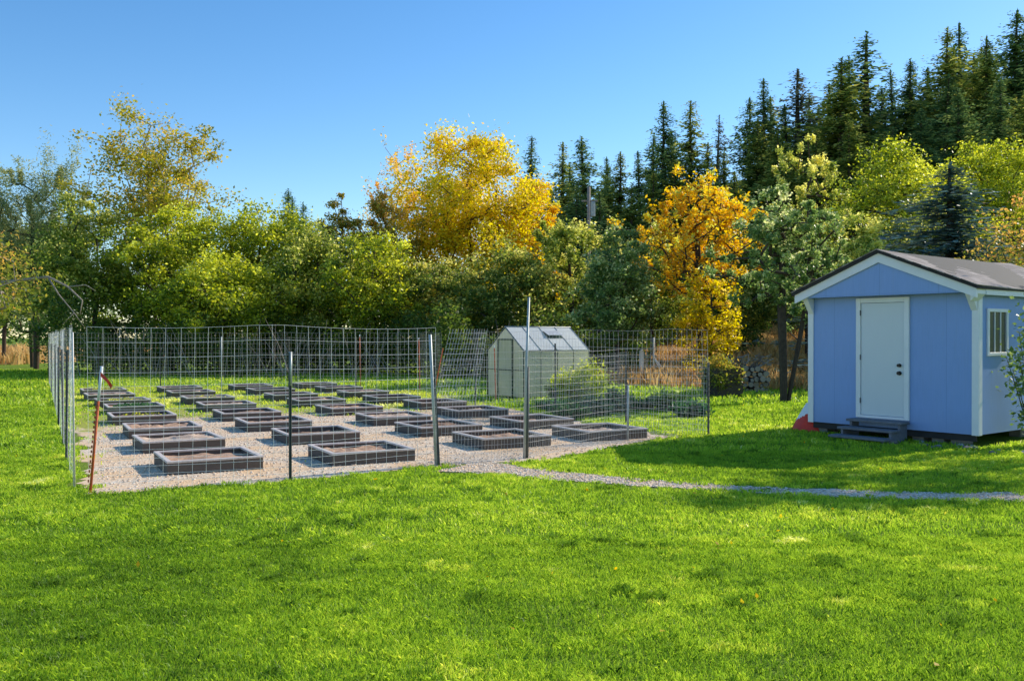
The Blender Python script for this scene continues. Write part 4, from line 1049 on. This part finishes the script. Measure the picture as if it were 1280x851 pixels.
fl = thing('wire_fence', 'woven wire fence running back along the open lawn', 'fence', (0, 0, 0))
vdir = np.array([-.505, .863]); c0 = np.array([-5.02, 10.55]); cB = np.array([-16.9, 33.6])
fence_mesh([tuple(c0), tuple(c0 + (cB - c0) * .5), tuple(cB)], 1.88, .152, FIELD, .0009, 2).build('wire_mesh', M_WIRE, fl)
for i, t in enumerate((.0, .11, .19, .33, .5, .75, 1.0)):
    q = c0 + (cB - c0) * t; post(q, 1.55 if i else 1.8, .010, M_WIREOLD if i == 0 else M_POST, fl, (random.uniform(-.03, .03), 0))
fb = thing('wire_fence', 'wire fence at the back of the beds against the hedgerow', 'fence', (0, 0, 0))
fence_mesh([tuple(cB), BM, (BR[0] - .9, BR[1] + 1.4)], 1.88, .152, FIELD, .0020, 3).build('wire_mesh', M_WIREOLD, fb)
for t in (.15, .33, .5, .68, .85):
    q = cB + (np.array(BM) - cB) * t; post(q, 1.75, .02, M_POST if t != .5 else M_POSTG, fb)
for i, (px, d, h) in enumerate(((451, 31.0, 1.75), (525, 29.6, 1.65), (620, 24.6, 1.45))):
    lb = ('orange stake leaning against the middle of the back fence', 'orange stake standing at the end of the back fence', 'thin orange stake standing before the greenhouse door')[i]
    o = thing('orange_stake', lb, 'stake', (at(px, d), d, 0)); m = MB().tube([(0, 0, -.1), (-.04, 0, h)], .016, 7); m.build('shaft', M_ORANGE, o); MB().tube([(-.04, 0, h + .002), (-.042, 0, h + .07)], .017, 7).build('painted_top', M_WHITE, o)
# leaning loose panel at the rear corner
lp = thing('mesh_panel', 'leaning mesh panel standing at the rear corner by the greenhouse', 'fence panel', (0, 0, 0))
fence_mesh([(-1.93, 22.6), (-.95, 23.3)], 1.95, .085, list(np.arange(.02, 1.96, .13)), .0028, 5, lean=-.05, sag=0, shear=.19).build('wire_mesh', M_WIRE, lp)
post((-1.98, 22.6), 1.5, .012, M_ORANGE, lp, (.19, 0)); post((-.93, 23.34), 1.9, .018, M_POST, lp, (.1, 0))
fr_ = thing('wire_fence', 'wire fence along the greenhouse side running to the shed lawn', 'fence', (0, 0, 0))
fence_mesh([(-1.05, 25.5), (1.0, 21.1), (3.47, 16.2)], 1.88, .152, FIELD, .0020, 6).build('wire_mesh', M_WIREOLD, fr_)
for q, h in (((3.47, 16.2), 1.3), ((2.3, 18.5), 1.5), ((1.0, 21.1), 1.6)): post(q, h, .02, M_POST, fr_)
fg = thing('wire_fence', 'fine welded mesh fence between the gate and the shed lawn', 'fence', (0, 0, 0))
PG = gp(655, 573); PX = gp(785, 550)
fence_mesh([(PG[0] - 1.15, PG[1] - .62), tuple(PG), tuple(PX), (3.40, 16.2)], 1.5, .052, WELD, .0016, 7).build('wire_mesh', M_WIREOLD, fg)
post(PX, .92, .018, M_POSTG, fg)
pl_ = thing('gate_pole', 'tall thin steel pole by the garden gate', 'pole', (PG[0], PG[1], 0))
MB().tube([(0, 0, -.2), (.03, 0, 1.2), (.07, 0, 2.32)], [.022, .02, .017], 10).build('upper_pole', M_POSTG, pl_)
MB().tube([(.04, .02, -.2), (.055, .02, 1.32)], .024, 8).build('lower_stake', M_POST, pl_)

# ------------------------------------------------------------------ things beyond the garden
p = gp(904, 496)
bn = thing('compost_bin', 'dark wooden compost bin with leaves spilling over it', 'bin', (p[0], p[1], 0), .35)
for (x0, x1, y0, y1) in ((-.45, .45, -.35, -.32), (-.45, .45, .32, .35), (-.45, -.42, -.318, .318), (.42, .45, -.318, .318)):
    m = MB()
    for z in np.arange(.03, .7, .165): m.box(x0, x1, y0, y1, z, z + .15)
    m.build('slat_side', M_BIN, bn)
m = MB().box(-.415, .415, -.315, .315, .02, .62); m.build('compost', M_BOARD, bn)
bush('bush', 'pale leafy bush growing over the compost bin', 'bush', p[0] - .15, p[1] - .12, (.75, .55, .72), 4200, .095, L_PINK, 83)
p = gp(940, 490)
LOGM = None
lgs = np.random.default_rng(12)
LOGS = []
zrow = .0
for row in range(5):
    xq = -.55 + .05 * row + lgs.uniform(0, .08); rmax = 0
    while xq < .48 - .03 * row:
        r0 = lgs.uniform(.045, .105); LOGS.append((xq + r0, zrow + r0 * .95, r0)); xq += 2 * r0 * 1.0 + lgs.uniform(0, .02); rmax = max(rmax, r0)
    zrow += rmax * 1.62
for k_, (lx_, lz_, r0) in enumerate(LOGS):
    if LOGM is None:
        LOGM = MB().tube([(0, 0, 0), (.03, .3, .02), (0, .6, 0)], [1.0 * .1, .094, .09], 9).build('firewood_log', M_LOG); LOGM.data.materials.append(M_LOGEND)
        for f in LOGM.data.polygons:
            if len(f.vertices) > 4: f.material_index = 1
        o = LOGM
    else:
        o = LOGM.copy(); col.objects.link(o)
    o.location = (p[0] + lx_, p[1] - .1 + lgs.uniform(-.12, .12), lz_); o.scale = (r0 * 10, lgs.uniform(.8, 1.2), r0 * 10 * lgs.uniform(.85, 1.0))
    o.rotation_euler = (0, lgs.uniform(0, 6), lgs.uniform(-.35, .35))
    tag(o, 'cut firewood log in the pile beside the compost bin', 'log', 'firewood logs piled beside the compost bin')
m = MB()
for i in range(26):
    a = lgs.uniform(-1, 1); m.tube([(a * .4, lgs.uniform(-.1, .1), 0), (a * .5 + lgs.uniform(-.3, .3), lgs.uniform(-.2, .2), lgs.uniform(.1, .35)), (a * .6 + lgs.uniform(-.5, .5), lgs.uniform(-.3, .3), lgs.uniform(.1, .45))], [.022, .016, .008], 5)
o = m.build('brush', M_BARKL); o.location = (p[0] - .05, p[1] + .1, zrow - .02); tag(o, 'tangle of dead branches lying on the firewood pile', 'branches')
d = 38.5
o = thing('white_post', 'thick white wooden post standing in the dry grass', 'post', (at(802, d), d, 0)); MB().box(-.09, .09, -.09, .09, -.1, 1.15, .01).build('shaft', M_WHITE, o); MB().prism([(-.1, 1.152), (.1, 1.152), (0, 1.22)], -.1, .1).build('cap', M_WHITE, o)
o = thing('braced_pole', 'thin white pole with two slanting braces in the dry grass', 'pole', (at(817, d), d, 0))
MB().tube([(0, 0, -.1), (0, 0, 1.72)], .035, 8).build('pole', M_WHITE, o)
for q in ((.48, .0), (.74, .15)): MB().tube([(.02, 0, .88), (q[0], q[1], 0)], .03, 7).build('brace', M_WHITE, o)
d = 62; x = at(736, d); o = thing('utility_pole', 'pale utility pole with a small box among the trees', 'pole', (x, d, float(hz_(x, d))))
H = zz(234, d) - float(hz_(x, d)); MB().tube([(0, 0, -.3), (0, 0, H)], [.16, .11], 10).build('shaft', M_BARKL, o)
MB().box(.12, .42, -.14, .14, H - 2.0, H - 1.0, .03).build('transformer', M_POSTG, o); MB().box(-.5, .6, -.05, .05, H - 1.0 + .006, H - .88).build('crossarm', M_BARKL, o)
# bare bough reaching in at the lawn edge belongs to the drooping fruit tree

x, y = scatter(420, 4.2, 26, .62); k = lawn_ok(x, y) & ((vnoise(x, y, 3.5, 91) > .35)); x, y = x[k], y[k]
q = np.stack([x, y, .030 + .02 * RNG.random(len(x))], -1); g_ = np.random.default_rng(92)
V, Tt = leaves_at(q, .045, g_, np.clip(g_.normal(.5, .3, len(x)), 0, 1), up=2.5)
tag(link('fallen_leaves', np_mesh('fallen_leaves', V, 4, Tt), L_ORANGE), 'small fallen autumn leaves scattered on the lawn', 'leaves', kind='stuff')

g_ = np.random.default_rng(77); tw = MB()
for i in range(150):
    px = g_.uniform(100, 800); d = g_.uniform(38.5, 41.5); x = at(px, d); h = g_.uniform(.8, 2.6); a = g_.normal(0, .35); b = g_.normal(0, .25)
    tw.tube([(x, d, 0), (x + a * h * .5, d + b * h * .5, h * .55), (x + a * h * 1.1, d + b * h, h)], [.018, .012, .005], 4, caps=False)
o = tw.build('dead_twigs', M_BARKL); tag(o, 'pale dead twigs standing in the shade of the hedgerow', 'twigs', kind='stuff')
